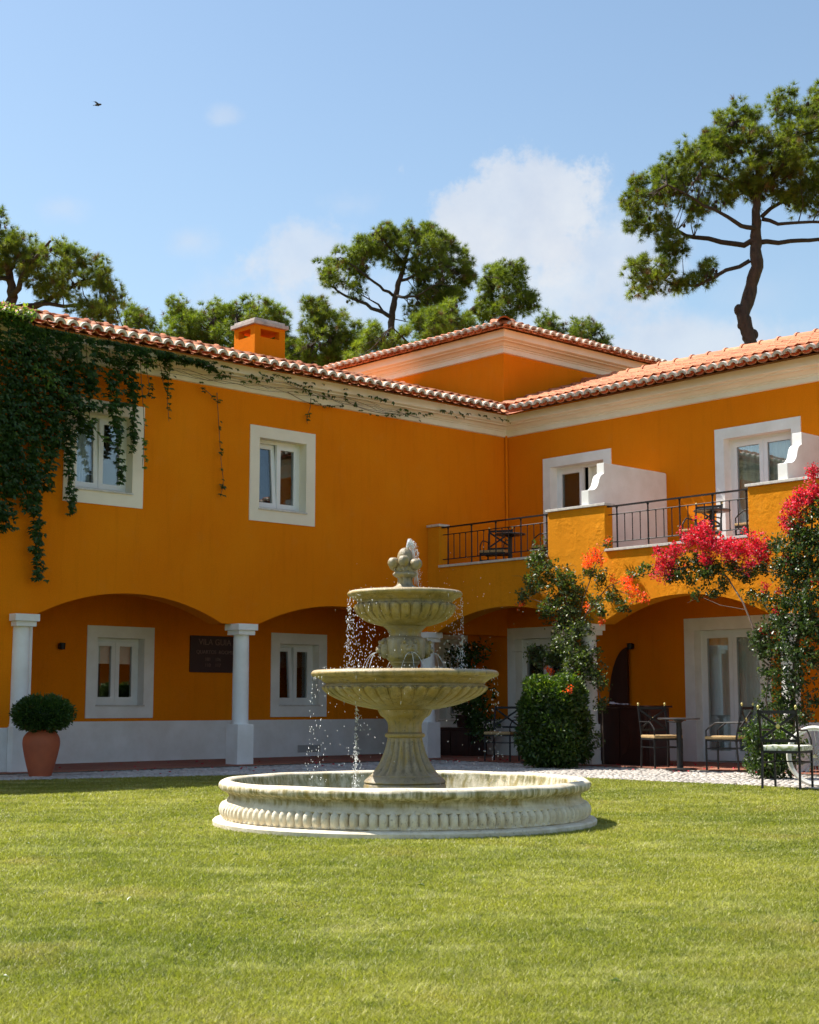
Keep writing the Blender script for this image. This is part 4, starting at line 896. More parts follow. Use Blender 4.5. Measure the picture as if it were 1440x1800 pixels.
b.add([(x, y, z) for y in (0, -.035) for x, z in pr], [tuple(range(k)), tuple(range(2 * k - 1, k - 1, -1))] + [(i, (i + 1) % k, k + (i + 1) % k, k + i) for i in range(k)]); b.build('leaf_board', 'darkwood', T_)
b = MB(); b.box((-.035, -.05, -.9), (.0, -.036, .98)); b.build('hinge_post', 'darkwood', T_); b = MB(); b.box((-.42, -.035, -.9), (-.03, .0, -.001)); b.build('lower_board', 'darkwood', T_)
b = MB(); nx, ny = 22, 10; vs = []
for j in range(ny + 1):
    for i in range(nx + 1):
        u, v = i / nx, j / ny; z = .012 + .045 * math.exp(-((u - .3) / .2) ** 2) * (1 - abs(v - .5)) + .010 * math.sin(u * 17 + v * 6) * math.sin(v * 9) + .008
        vs.append(((u - .5) * .46 + .02 * math.sin(v * 5), (v - .5) * .24 + .015 * math.sin(u * 8), max(z, .004)))
b.add(vs, [(j * (nx + 1) + i, j * (nx + 1) + i + 1, (j + 1) * (nx + 1) + i + 1, (j + 1) * (nx + 1) + i) for j in range(ny) for i in range(nx)])
o = b.build('folded_cloth', 'cloth', None, smooth='all'); o.location = (4.02, -1.84, .934); tag(o, 'crumpled white cloth lying on the tall dark cabinet', 'cloth')
# ---- bicycle at the right edge
BX = thing('bicycle', 'white city bicycle with cream tyres parked behind the garden armchair', 'bicycle', (9.36, -4.74, .012), R(12))
def wheel(cx_):
    b = MB(); n = 56; b.add([(cx_ + (.325 + .024 * math.cos(t)) * math.cos(a), .024 * math.sin(t), .345 + (.325 + .024 * math.cos(t)) * math.sin(a)) for a in np.linspace(0, 2 * math.pi, n, endpoint=False) for t in np.linspace(0, 2 * math.pi, 8, endpoint=False)],
        [(i * 8 + k, ((i + 1) % n) * 8 + k, ((i + 1) % n) * 8 + (k + 1) % 8, i * 8 + (k + 1) % 8) for i in range(n) for k in range(8)])
    Wh = b.build('wheel', 'tyre', BX, smooth='all')
    b = MB(); b.add([(cx_ + r_ * math.cos(a), y, .345 + r_ * math.sin(a)) for a in np.linspace(0, 2 * math.pi, n, endpoint=False) for r_, y in ((.305, -.014), (.290, -.010), (.290, .010), (.305, .014))],
        [(i * 4 + k, ((i + 1) % n) * 4 + k, ((i + 1) % n) * 4 + (k + 1) % 4, i * 4 + (k + 1) % 4) for i in range(n) for k in range(4)]); b.build('rim', 'bikepaint', Wh, smooth=True)
    b = MB(); b.bar((cx_, -.035, .345), (cx_, .035, .345), .018, 10); b.build('hub', 'chrome', Wh)
    b = MB()
    for k in range(32): a = 2 * math.pi * k / 32; a2 = a + (.5 if k % 2 else -.5); y = .025 * (1 if k % 4 < 2 else -1); b.bar((cx_ + .018 * math.cos(a2), y, .345 + .018 * math.sin(a2)), (cx_ + .292 * math.cos(a), 0, .345 + .292 * math.sin(a)), .0018, 4)
    o = b.build('spokes', 'chrome', Wh); o['kind'] = 'stuff'
wheel(0.0); wheel(1.06)
for nm, p, q, r_ in (('fork', (1.06, 0, .345), (.92, 0, .80), .012), ('chain_stay', (0, .05, .345), (.43, .03, .29), .010), ('seat_stay', (0, .05, .345), (.30, .02, .76), .009), ('seat_tube', (.43, 0, .29), (.28, 0, .86), .016), ('down_tube', (.43, 0, .29), (.90, 0, .72), .018), ('top_tube', (.37, 0, .52), (.89, 0, .76), .014), ('head_tube', (.93, 0, .70), (.88, 0, .90), .019), ('stem', (.88, 0, .90), (.86, 0, 1.02), .012), ('seat_post', (.28, 0, .86), (.26, 0, .92), .013)):
    b = MB(); b.bar(p, q, r_, 8); b.build(nm, 'bikepaint' if nm not in ('stem', 'seat_post') else 'chrome', BX, smooth=True)
b = MB(); b.tube([(.72, -.28, 1.03), (.80, -.26, 1.04), (.86, -.12, 1.03), (.86, .12, 1.03), (.80, .26, 1.04), (.72, .28, 1.03)], .012, 8); b.build('handlebar', 'chrome', BX, smooth='all')
b = MB(); b.sphere((.24, 0, .945), .12, 14, 8, 1.1, .75, .32); b.build('saddle', 'darkwood', BX, smooth='all')
b = MB(); b.lathe([(.0, -.012), (.09, -.012), (.09, .012), (0, .012)], 20); o = b.build('crank', 'chrome', BX); o.location = (.43, -.05, .29); o.rotation_euler = (R(90), 0, 0)
b = MB(); b.box((-.02, -.012, -.17), (.0, .0, .0)).box((-.05, -.09, -.185), (.04, -.01, -.165)); o = b.build('pedal', 'iron', BX); o.location = (.43, -.06, .29)
# ---- pot with clipped shrub
PT = thing('clay_pot', 'terracotta jar holding a clipped shrub beside the leftmost column', 'pot', (1.07, -10.08, .015))
b = MB(); b.lathe(spline([(.0, .0), (.135, .0), (.15, .02), (.20, .20), (.235, .36), (.243, .44), (.23, .51), (.19, .565), (.165, .585), (.175, .60), (.165, .61), (.15, .60), (.14, .55), (.0, .54)], 4), 48); b.build('jar', 'clay_pot', PT, smooth=True)
b = MB(); b.disc(.15, .575, 24); b.build('soil', 'bark', PT)
# ---- bird
BD = thing('bird', 'small dark bird gliding high in the open sky', 'bird', (-15.0, -.15, 17.1), R(30))
b = MB(); b.sphere((0, 0, 0), .035, 10, 6, 3.2, 1, .9); b.build('body', 'bird', BD, smooth='all')
for s_ in (-1, 1): b = MB(); b.add([(.05, 0, .01), (-.03, 0, .012), (-.06, s_ * .11, .05), (-.10, s_ * .19, .03), (-.01, s_ * .10, .055), (.0, s_ * .10, .045)], [(0, 1, 2, 4), (2, 3, 4), (0, 5, 2), (5, 3, 2)]); b.build('wing', 'bird', BD)
b = MB(); b.add([(-.09, 0, 0), (-.17, -.03, .0), (-.145, 0, .005), (-.17, .03, 0), (-.12, 0, .012)], [(0, 1, 2), (0, 2, 3), (0, 4, 1), (0, 3, 4)]); b.build('tail', 'bird', BD)

# ============================================================ plants
def shrub_leaves(centres, radii, n_per, size, droop=0., W=.5, jitter=1.0):
    """leaves filling soft blobs; returns P, D, N"""
    C_ = np.repeat(np.asarray(centres, float), n_per, 0) if np.isscalar(n_per) else np.concatenate([np.repeat([c], k, 0) for c, k in zip(centres, n_per)])
    Rr = np.repeat(radii, n_per) if np.isscalar(n_per) else np.concatenate([np.full(k, r_) for r_, k in zip(radii, n_per)])
    n = len(C_); d = rdir(n); P = C_ + d * (Rr * rng.random(n) ** .45)[:, None]
    D = nrm(d * .8 + rdir(n) * jitter + np.array([0, 0, .25 - droop])); Nn = nrm(rdir(n) + np.array([0, 0, .8]))
    return P, D, Nn, size * rng.uniform(.65, 1.3, n)
# clipped hedge in front of the fourth column
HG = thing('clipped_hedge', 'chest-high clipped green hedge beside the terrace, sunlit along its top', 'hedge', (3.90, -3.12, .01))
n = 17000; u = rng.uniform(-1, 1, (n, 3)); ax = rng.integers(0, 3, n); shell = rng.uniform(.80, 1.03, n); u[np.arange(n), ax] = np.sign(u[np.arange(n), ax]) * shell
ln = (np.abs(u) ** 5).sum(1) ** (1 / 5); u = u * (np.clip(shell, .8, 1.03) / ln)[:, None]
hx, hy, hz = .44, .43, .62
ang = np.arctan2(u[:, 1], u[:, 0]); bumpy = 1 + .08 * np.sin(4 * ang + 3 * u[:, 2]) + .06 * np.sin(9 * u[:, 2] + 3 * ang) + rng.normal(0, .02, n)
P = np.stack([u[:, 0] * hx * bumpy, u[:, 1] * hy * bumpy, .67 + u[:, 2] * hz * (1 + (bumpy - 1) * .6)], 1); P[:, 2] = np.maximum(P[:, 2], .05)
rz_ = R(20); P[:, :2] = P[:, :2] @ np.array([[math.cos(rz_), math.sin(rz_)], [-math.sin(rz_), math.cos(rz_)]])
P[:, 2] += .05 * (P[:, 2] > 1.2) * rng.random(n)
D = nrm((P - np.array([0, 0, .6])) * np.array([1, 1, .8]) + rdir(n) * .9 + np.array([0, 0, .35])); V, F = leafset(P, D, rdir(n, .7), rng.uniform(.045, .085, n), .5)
cat_leaves('foliage', [(V, F, np.clip(rng.beta(1.6, 2.4, n) + .25 * (P[:, 2] > 1.1), 0, 1))], ['hedge'], HG)  # leaves near the top toned lighter, the sun there put into their colour
b = MB(); rr = Vector((0, 0, 0))
for k in range(26):
    a = random.uniform(0, 6.28); b.tube([(.12 * math.cos(a), .12 * math.sin(a), 0), (.2 * math.cos(a), .2 * math.sin(a), .5), (.34 * math.cos(a), .34 * math.sin(a), random.uniform(.8, 1.25))], [.012, .008, .003], 4)
b.build('twigs', 'stem', HG)
b = MB(); b.sphere((0, 0, .66), .5, 14, 10, .62, .62, 1.12); b.build('dense_core', 'hedge', HG, smooth='all')
# clipped shrub in the pot
PS = thing('potted_shrub', 'round clipped shrub spreading over the terracotta jar', 'shrub', (1.12, -10.10, .62))
n = 8200; d = rdir(n); rr = (.78 + .28 * rng.random(n) ** 1.5) * (1 + .13 * np.sin(4 * np.arctan2(d[:, 1], d[:, 0])) * 1)
P = d * rr[:, None] * np.array([.40, .40, .225]) + np.array([0, 0, .205]); P[:, 2] = np.maximum(P[:, 2], -.02 + .06 * rng.random(n))
V, F = leafset(P, nrm(d + rdir(n) * .6 + np.array([0, 0, .3])), rdir(n, .6), rng.uniform(.03, .055, n), .5)
cat_leaves('foliage', [(V, F, rng.beta(1.8, 2.2, n))], ['pot_leaf'], PS)
b = MB()
for k in range(14): a = random.uniform(0, 6.28); b.tube([(.03 * math.cos(a), .03 * math.sin(a), -.06), (.12 * math.cos(a), .12 * math.sin(a), .08), (.27 * math.cos(a), .27 * math.sin(a), .22)], [.009, .006, .003], 4)
b.build('stems', 'stem', PS); b = MB(); b.sphere((0, 0, .2), .3, 14, 8, 1.05, 1.05, .52); b.build('dense_core', 'pot_leaf', PS, smooth='all')

# ---- virginia creeper hanging from the left eave: y0,z0 -> y1,z1, width, stand-off, weight
IVY = [(-10.48, 6.28, -10.28, 3.34, 0.24, 0.25, 3), (-10.37, 6.29, -10.48, 3.56, 0.2, 0.3, 3), (-10.24, 6.32, -10.15, 3.83, 0.21, 0.3, 3), (-10.04, 6.38, -9.75, 2.67, 0.13, 0.16, 3), (-9.97, 6.29, -9.87, 3.61, 0.19, 0.28, 3), (-9.79, 6.28, -9.66, 3.96, 0.18, 0.28, 3), (-9.59, 6.28, -9.57, 4.46, 0.18, 0.25, 3), (-9.43, 6.31, -9.27, 3.7, 0.09, 0.2, 3), (-9.26, 6.35, -9.22, 3.85, 0.07, 0.15, 2), (-9.43, 6.3, -9.19, 4.83, 0.16, 0.28, 3), (-9.16, 6.26, -8.97, 4.81, 0.12, 0.3, 2), (-8.94, 6.3, -9.01, 5.45, 0.13, 0.25, 3), (-8.75, 6.29, -8.56, 4.91, 0.12, 0.25, 3), (-8.64, 6.26, -8.48, 4.16, 0.08, 0.3, 2), (-8.38, 6.32, -8.19, 4.71, 0.08, 0.2, 3), (-8.49, 6.3, -8.27, 5.47, 0.14, 0.22, 3), (-8.21, 6.3, -8.03, 4.45, 0.06, 0.25, 1), (-8.05, 6.3, -7.96, 5.53, 0.06, 0.15, 1), (-10.4, 5.94, -9.56, 4.76, 0.07, 0.45, 1), (-10.04, 5.67, -8.73, 4.7, 0.08, 0.45, 1), (-9.52, 5.27, -8.35, 5.4, 0.1, 0.35, 2), (-9.19, 6.19, -8.32, 5.99, 0.12, 0.2, 2), (-7.9, 6.28, -7.58, 5.67, 0.08, 0.15, 2), (-7.57, 6.25, -7.6, 5.23, 0.05, 0.12, 1), (-7.59, 6.29, -7.17, 6.18, 0.09, 0.15, 2), (-7.28, 6.29, -6.85, 6.09, 0.08, 0.15, 2), (-6.83, 6.24, -6.45, 6.21, 0.05, 0.12, 1), (-6.67, 5.81, -6.57, 4.92, 0.04, 0.06, 0.5), (-6.57, 4.92, -6.53, 4.22, 0.05, 0.06, 1), (-10.61, 6.33, -9.55, 6.24, 0.17, 0.5, 2), (-10.62, 6.31, -10.14, 6.34, 0.09, 0.6, 2), (-6.95, 5.86, -6.73, 5.71, 0.06, 0.07, 1), (-6.16, 6.27, -4.64, 6.39, 0.04, 0.1, 0.4), (-4.78, 5.99, -4.81, 5.56, 0.05, 0.06, 1), (-4.35, 6.15, -2.8, 5.99, 0.05, 0.06, 0.6), (-2.8, 6.02, -2.26, 5.99, 0.05, 0.06, 0.6), (-1.41, 6.32, -0.06, 6.28, 0.04, 0.06, 0.6), (-5.26, 6.02, -4.1, 5.97, 0.04, 0.06, 0.5), (-10.29, 6.29, -9.54, 5.27, 0.16, 0.38, 2), (-9.83, 6.38, -8.88, 5.45, 0.15, 0.35, 2), (-10.46, 5.15, -10.07, 3.91, 0.16, 0.3, 3), (-9.07, 6.53, -8.09, 6.01, 0.12, 0.3, 2), (-8.33, 6.42, -7.31, 6.15, 0.1, 0.2, 2)]
CR = thing('climbing_creeper', 'dark green creeper hanging in long strands from the left eave over the window', 'climbing plant', (0, 0, 0))
sets = []; mi = []; stems = MB()
for (y0, z0, y1, z1, wd, dd, wt) in IVY:
    L_ = math.hypot(y1 - y0, z1 - z0)
    thin = wd < .075
    npth = 14; ph = random.uniform(0, 6.28); path = []
    for k in range(npth + 1):
        t = k / npth; x = dd * (1 - .45 * t) + .02; y = y0 + (y1 - y0) * t + .05 * math.sin(ph + 5 * t) * (0 if thin and wt < 1 else 1) * t; z = z0 + (z1 - z0) * t
        if abs(z1 - z0) < .5 and L_ > .8: z = z0 + (z1 - z0) * t - .10 * math.sin(math.pi * t)
        path.append((max(x, .03), y, z))
    path = np.array(path)
    stems.tube([tuple(p) for p in path], [.008 if thin else .012] + [.005] * (npth - 1) + [.002], 4)
    ncl = int((54 if not thin else 34) * L_ * wt * max(wd / .13, .8) / 1.6); ncl = max(ncl, 5)
    t = rng.random(ncl) ** .95; idx = t * npth; i0 = np.minimum(idx.astype(int), npth - 1); fr = (idx - i0)[:, None]
    c = path[i0] * (1 - fr) + path[i0 + 1] * fr
    taper = (1 - .55 * t)[:, None]; spread = wd * 1.05
    c = c + np.stack([np.abs(rng.normal(0, 1, ncl)) * min(spread, .16) * .9, rng.normal(0, 1, ncl) * spread * .62, rng.normal(0, .05, ncl)], 1) * taper
    c[:, 0] = np.maximum(c[:, 0], .03)
    c[:, 0] += np.where(c[:, 2] > 5.9, .26 * np.clip((c[:, 2] - 5.9) / .3, 0, 1), 0); c[:, 0] = np.minimum(c[:, 0], .50)
    c[:, 2] = np.minimum(c[:, 2], np.where(c[:, 1] < -10.15, 6.34, 6.20 - .05 * rng.random(ncl)))
    for lf in range(5):      # five drooping leaflets to a leaf
        a = (lf - 2) * .55; sd = rng.uniform(0, 6.28, ncl) if lf == 0 else sd
        fw_ = np.stack([np.cos(sd * .25 - .5) * .8 + .2, np.sin(sd) * .6, np.full(ncl, -1.0)], 1); side = np.stack([-fw_[:, 1], fw_[:, 0], np.zeros(ncl)], 1); side = nrm(side)
        Dd = nrm(nrm(fw_) * math.cos(a) + side * math.sin(a) * 1.1 + rdir(ncl) * .22)
        Nl = nrm(np.array([1., -.2, .55]) + rdir(ncl) * .55)
        V, F = leafset(c, Dd, Nl, rng.uniform(.055, .098, ncl) * (.8 if thin else 1) * (1 - .2 * abs(lf - 2) / 2), .46, .10)
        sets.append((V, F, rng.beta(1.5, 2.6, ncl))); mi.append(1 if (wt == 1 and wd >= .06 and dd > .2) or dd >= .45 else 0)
n = 170; yy = -7.9 + 6.6 * rng.random(n) ** 2.6; c = np.stack([.31 + .03 * rng.random(n), yy + rng.normal(0, .03, n), 6.13 + .05 * np.sin(yy * 3.1) - .02 * (yy + 8) * .4 + rng.normal(0, .035, n)], 1); c[:, 0] = np.where(c[:, 2] < 6.1, .22, c[:, 0])
for lf in range(4): V, F = leafset(c, nrm(rdir(n) * .6 + np.array([.2, (lf - 1.5) * .5, -.8])), nrm(np.array([1., -.2, .5]) + rdir(n) * .5), rng.uniform(.045, .08, n), .46, .1); sets.append((V, F, rng.beta(1.5, 2.4, n))); mi.append(0)
# bright young growth lit along the very top of the eave
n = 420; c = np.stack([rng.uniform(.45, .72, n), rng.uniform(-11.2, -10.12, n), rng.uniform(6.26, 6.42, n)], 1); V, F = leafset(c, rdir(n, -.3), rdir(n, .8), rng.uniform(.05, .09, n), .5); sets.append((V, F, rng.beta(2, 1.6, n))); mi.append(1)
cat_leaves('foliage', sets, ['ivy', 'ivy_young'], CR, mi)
for k in range(5):       # bare runners along the cornice
    y = -7.6 - random.random() * .5; pts = []; z = random.uniform(5.98, 6.22)
    while y < -1.6 - random.random() * 1.8: pts.append((.30 - .22 * max(0, (6.12 - z)) / .18 if z < 6.12 else .31, y, z)); y += random.uniform(.18, .34); z += random.uniform(-.045, .04); z = min(max(z, 5.97), 6.24)
    stems.tube(pts, .0034, 4)
stems.build('stems', 'stem', CR)

# ---- bougainvilleas
def bougainvillea(name_label, blobs, stems_, leafmat, petalmat, dens, loc, flw=1.0):
    T_ = thing('bougainvillea', name_label, 'climbing plant', loc); base = np.array(loc); sets = []; mi = []; twig = MB()
    for (x, y, z, r_, k) in blobs:
        c = np.array([x, y, z]) - base; dep_ = min(r_, .16)
        if k == 'g':
            n = int(dens * (r_ / .18) ** 1.9); 
            nt_ = max(4, int(n / 11)); tc_ = c + rng.normal(0, .52, (nt_, 3)) * np.array([r_, dep_, r_])
            P = np.repeat(tc_, 11, 0) + rng.normal(0, .028, (nt_ * 11, 3)); m_ = len(P)
            V, F = leafset(P, rdir(m_, .25), rdir(m_, .7), rng.uniform(.032, .062, m_), .66, .10); sets.append((V, F, rng.beta(1.5, 2.3, m_))); mi.append(0)
            for q in range(max(2, nt_ // 7)):
                p = tc_[q]; e = p + rng.normal(0, .10, 3); m2 = (p + e) / 2 + rng.normal(0, .02, 3); twig.tube([tuple(c + (p - c) * .2), tuple(m2), tuple(e)], [.004, .003, .0015], 3)
        else:
            n = int(150 * flw * (r_ / .10) ** 1.8); ncl_ = max(3, n // 14); tc_ = c + rng.normal(0, .48, (ncl_, 3)) * np.array([r_, dep_, r_]); P = np.repeat(tc_, 14, 0) + rng.normal(0, .026, (ncl_ * 14, 3)); m_ = len(P)
            V, F = leafset(P, rdir(m_, .1), rdir(m_), rng.uniform(.022, .040, m_), .85, .16); sets.append((V, F, rng.beta(2, 2, m_))); mi.append(1)
            V, F = leafset(P[::9], rdir(len(P[::9]), .1), rdir(len(P[::9])), rng.uniform(.03, .05, len(P[::9])), .6); sets.append((V, F, rng.random(len(P[::9])))); mi.append(0)
    fo = [s_ for s_, m_ in zip(sets, mi) if m_ == 0]; fl_ = [s_ for s_, m_ in zip(sets, mi) if m_ == 1]
    cat_leaves('foliage', fo, [leafmat], T_); cat_leaves('blossom', fl_, [petalmat], T_)
    for pts in stems_: twig.tube([tuple(np.array(p[:3]) - base) for p in pts], [p[3] for p in pts], 6)
    twig.build('stems', 'stem', T_); return T_
BL = [(2.85, -2.3, 3.25, 0.2, 'g'), (3.09, -2.3, 3.01, 0.22, 'g'), (2.78, -2.3, 2.84, 0.18, 'g'), (3.39, -2.3, 2.9, 0.2, 'g'), (3.58, -2.25, 2.66, 0.2, 'g'), (2.62, -2.4, 2.66, 0.11, 'g'), (3.21, -2.3, 2.55, 0.18, 'g'), (3.5, -2.3, 2.35, 0.2, 'g'), (3.72, -2.35, 2.08, 0.21, 'g'), (3.58, -2.4, 1.81, 0.23, 'g'), (3.37, -2.5, 1.73, 0.23, 'g'), (3.16, -2.6, 1.69, 0.16, 'g'), (3.92, -2.4, 1.72, 0.21, 'g'), (3.98, -2.4, 1.45, 0.19, 'g'), (3.78, -2.5, 1.54, 0.21, 'g'), (3.94, -2.25, 2.96, 0.12, 'g'), (4.16, -2.25, 2.85, 0.11, 'g'), (4.42, -2.3, 2.57, 0.12, 'g'), (4.59, -2.3, 2.39, 0.09, 'g'), (4.2, -2.3, 2.37, 0.09, 'g'), (4.03, -2.3, 2.51, 0.11, 'g'), (3.07, -2.35, 2.37, 0.13, 'g'), (4.23, -2.2, 3.43, 0.06, 'g'), (4.76, -2.3, 2.9, 0.07, 'g'), (4.98, -2.3, 2.93, 0.07, 'g'), (5.09, -2.3, 2.96, 0.07, 'g'), (3.07, -2.7, 1.82, 0.07, 'g'), (4.2, -2.4, 1.28, 0.12, 'g'), (4.25, -2.4, 0.93, 0.1, 'g'), (4.12, -2.4, 0.42, 0.09, 'g'), (3.32, -2.3, 2.18, 0.14, 'g'), (4.12, -2.35, 3.2, 0.15, 'f'), (3.97, -2.35, 3.12, 0.09, 'f'), (4.75, -2.35, 2.72, 0.1, 'f'), (4.85, -2.35, 2.59, 0.09, 'f'), (5.01, -2.35, 2.54, 0.08, 'f'), (4.69, -2.35, 2.8, 0.08, 'f'), (4.31, -2.25, 3.44, 0.04, 'f'), (4.41, -2.3, 2.85, 0.04, 'f'), (2.61, -2.45, 2.55, 0.05, 'f'), (3.44, -2.65, 1.48, 0.08, 'f'), (4.17, -2.3, 2.21, 0.03, 'f'), (3.93, -2.35, 2.42, 0.04, 'f'), (4.35, -3.3, 1.14, 0.03, 'f')]
BR = [(5.56, -2.5, 3.0, 0.18, 'f'), (5.72, -2.5, 3.16, 0.12, 'f'), (6.03, -2.5, 3.34, 0.15, 'f'), (6.23, -2.5, 3.41, 0.16, 'f'), (6.38, -2.5, 3.23, 0.16, 'f'), (6.62, -2.5, 3.17, 0.16, 'f'), (6.86, -2.5, 3.11, 0.16, 'f'), (7.14, -2.5, 3.13, 0.16, 'f'), (7.23, -2.5, 2.97, 0.11, 'f'), (6.34, -2.55, 2.99, 0.1, 'f'), (7.04, -2.5, 2.86, 0.08, 'f'), (5.41, -2.5, 3.2, 0.05, 'f'), (5.27, -2.4, 2.84, 0.04, 'f'), (7.7, -2.6, 2.89, 0.05, 'f'), (7.81, -2.6, 3.57, 0.14, 'f'), (7.95, -2.6, 3.72, 0.15, 'f'), (8.13, -2.6, 3.77, 0.14, 'f'), (7.72, -2.6, 3.39, 0.09, 'f'), (8.14, -2.6, 4.03, 0.09, 'f'), (7.85, -2.6, 3.3, 0.11, 'f'), (7.58, -2.7, 2.19, 0.05, 'f'), (7.38, -2.7, 1.93, 0.05, 'f'), (7.56, -2.6, 2.47, 0.03, 'f'), (8.19, -2.7, 2.58, 0.04, 'f'), (7.32, -2.6, 2.56, 0.04, 'f'), (5.79, -2.4, 2.91, 0.15, 'g'), (6.05, -2.4, 3.02, 0.13, 'g'), (5.58, -2.4, 2.8, 0.12, 'g'), (6.19, -2.4, 2.8, 0.16, 'g'), (6.39, -2.4, 2.87, 0.15, 'g'), (6.48, -2.4, 2.62, 0.11, 'g'), (6.68, -2.4, 2.85, 0.13, 'g'), (6.87, -2.4, 2.76, 0.13, 'g'), (5.94, -2.4, 2.73, 0.08, 'g'), (6.33, -2.4, 2.51, 0.08, 'g'), (6.11, -2.5, 2.49, 0.07, 'g'), (7.22, -2.5, 2.81, 0.11, 'g'), (7.41, -2.5, 3.11, 0.11, 'g'), (7.7, -2.6, 3.08, 0.15, 'g'), (7.89, -2.6, 3.3, 0.15, 'g'), (8.12, -2.6, 3.51, 0.18, 'g'), (8.02, -2.6, 3.13, 0.2, 'g'), (7.83, -2.6, 2.91, 0.2, 'g'), (7.56, -2.6, 2.78, 0.15, 'g'), (8.18, -2.6, 3.04, 0.23, 'g'), (7.82, -2.6, 2.61, 0.2, 'g'), (8.09, -2.6, 2.74, 0.21, 'g'), (7.02, -2.5, 2.46, 0.08, 'g'), (7.25, -2.5, 2.41, 0.09, 'g'), (7.5, -2.6, 2.32, 0.11, 'g'), (7.74, -2.7, 2.3, 0.17, 'g'), (8.0, -2.7, 2.32, 0.2, 'g'), (8.22, -2.7, 2.35, 0.2, 'g'), (7.6, -2.7, 2.08, 0.12, 'g'), (7.45, -2.75, 1.97, 0.12, 'g'), (7.31, -2.75, 1.82, 0.12, 'g'), (7.8, -2.75, 1.99, 0.2, 'g'), (8.06, -2.75, 1.98, 0.2, 'g'), (8.23, -2.75, 1.9, 0.19, 'g'), (7.39, -2.75, 1.7, 0.14, 'g'), (7.65, -2.8, 1.69, 0.18, 'g'), (7.91, -2.8, 1.61, 0.2, 'g'), (8.16, -2.8, 1.53, 0.19, 'g'), (7.46, -2.8, 1.39, 0.11, 'g'), (7.68, -2.8, 1.31, 0.14, 'g'), (7.89, -2.8, 1.23, 0.17, 'g'), (7.45, -2.8, 1.13, 0.08, 'g'), (7.67, -2.8, 1.05, 0.12, 'g'), (7.4, -2.8, 0.86, 0.12, 'g'), (7.7, -2.8, 0.79, 0.17, 'g'), (7.96, -2.8, 0.79, 0.13, 'g'), (7.8, -2.8, 0.94, 0.14, 'g'), (8.08, -2.7, 1.01, 0.1, 'g'), (7.84, -3.6, 0.57, 0.15, 'g'), (7.96, -3.6, 0.36, 0.17, 'g'), (8.0, -3.4, 0.5, 0.19, 'g'), (7.91, -3.6, 0.15, 0.16, 'g'), (8.03, -3.4, 0.18, 0.17, 'g'), (7.7, -3.6, 0.5, 0.07, 'g'), (8.12, -3.2, 0.43, 0.15, 'g')]
bougainvillea('sparse bougainvillea with orange-red blossom climbing the column above the clipped hedge', BL,
  [[(3.95, -2.75, 0, .03), (3.90, -2.50, .7, .026), (3.85, -2.40, 1.4, .022), (3.66, -2.35, 2.0, .02), (3.45, -2.30, 2.6, .014), (3.10, -2.28, 3.0, .01), (2.85, -2.28, 3.3, .005)],
   [(3.66, -2.35, 2.0, .014), (3.90, -2.30, 2.4, .011), (4.30, -2.28, 2.75, .008), (4.9, -2.30, 2.9, .005), (5.4, -2.4, 2.85, .003)], [(3.66, -2.35, 2.0, .012), (3.80, -2.28, 2.6, .009), (4.05, -2.28, 3.1, .006), (4.28, -2.22, 3.45, .003)],
   [(3.55, -2.33, 2.2, .012), (3.2, -2.33, 2.5, .008), (2.7, -2.4, 2.66, .004)], [(4.2, -2.35, 0.05, .012), (4.22, -2.38, .8, .01), (4.1, -2.38, 1.5, .007)], [(4.3, -2.28, 2.75, .006), (4.7, -2.3, 2.6, .005), (5.02, -2.34, 2.54, .003)]], 'boug_leaf_grey', 'petal_red', 480, (3.95, -2.75, .01))
bougainvillea('large bougainvillea heavy with bright pink blossom climbing at the right edge', BR,
  [[(7.78, -2.75, 0, .04), (7.75, -2.70, .8, .036), (7.80, -2.65, 1.6, .03), (7.95, -2.6, 2.4, .024), (8.05, -2.55, 3.2, .016), (8.1, -2.55, 3.9, .008)],
   [(7.32, -2.72, 1.55, .016), (7.15, -2.66, 2.0, .015), (6.95, -2.58, 2.35, .013), (6.60, -2.46, 2.75, .010), (6.1, -2.42, 2.95, .008), (5.6, -2.45, 2.9, .005)], [(7.8, -2.7, 1.2, .014), (7.32, -2.72, 1.55, .013)],
   [(7.9, -2.62, 2.5, .014), (7.4, -2.55, 2.75, .010), (6.8, -2.45, 2.85, .008), (6.3, -2.45, 3.3, .004)], [(7.0, -2.6, 2.25, .006), (6.6, -2.62, 2.33, .005), (6.3, -2.6, 2.45, .003)], [(7.55, -2.8, .3, .012), (7.45, -2.85, 1.0, .01), (7.5, -2.8, 1.5, .008)], [(8.0, -3.3, 0, .012), (7.95, -3.4, .4, .006)]], 'boug_leaf', 'petal_pink', 520, (7.78, -2.75, .01), 2.3)
# leafy bush at the foot of the pink bougainvillea, and the dark climber behind the fountain
BB = thing('leafy_bush', 'low bright green bush on the cobbles behind the cushioned armchair', 'shrub', (7.95, -3.55, .01))
cs_ = [(random.uniform(-.30, .26), random.uniform(-.15, .15), random.uniform(.08, .62)) for _ in range(46)]
P, D, Nn, S = shrub_leaves(cs_, [.13] * 46, 62, .055); P[:, 2] = np.maximum(P[:, 2], .02); V, F = leafset(P, D, Nn, S, .42); cat_leaves('foliage', [(V, F, rng.beta(2, 1.7, len(P)))], ['hedge'], BB)
b = MB()
for k in range(16): a = random.uniform(0, 6.28); b.tube([(.05 * math.cos(a), .05 * math.sin(a), 0), (.14 * math.cos(a), .1 * math.sin(a), .3), (.27 * math.cos(a), .14 * math.sin(a), .55)], [.008, .005, .002], 4)
b.build('stems', 'stem', BB)
DC = thing('shaded_climber', 'dark leafy plant standing on the low cabinet behind the fountain', 'plant', (-.35, -.80, .54))
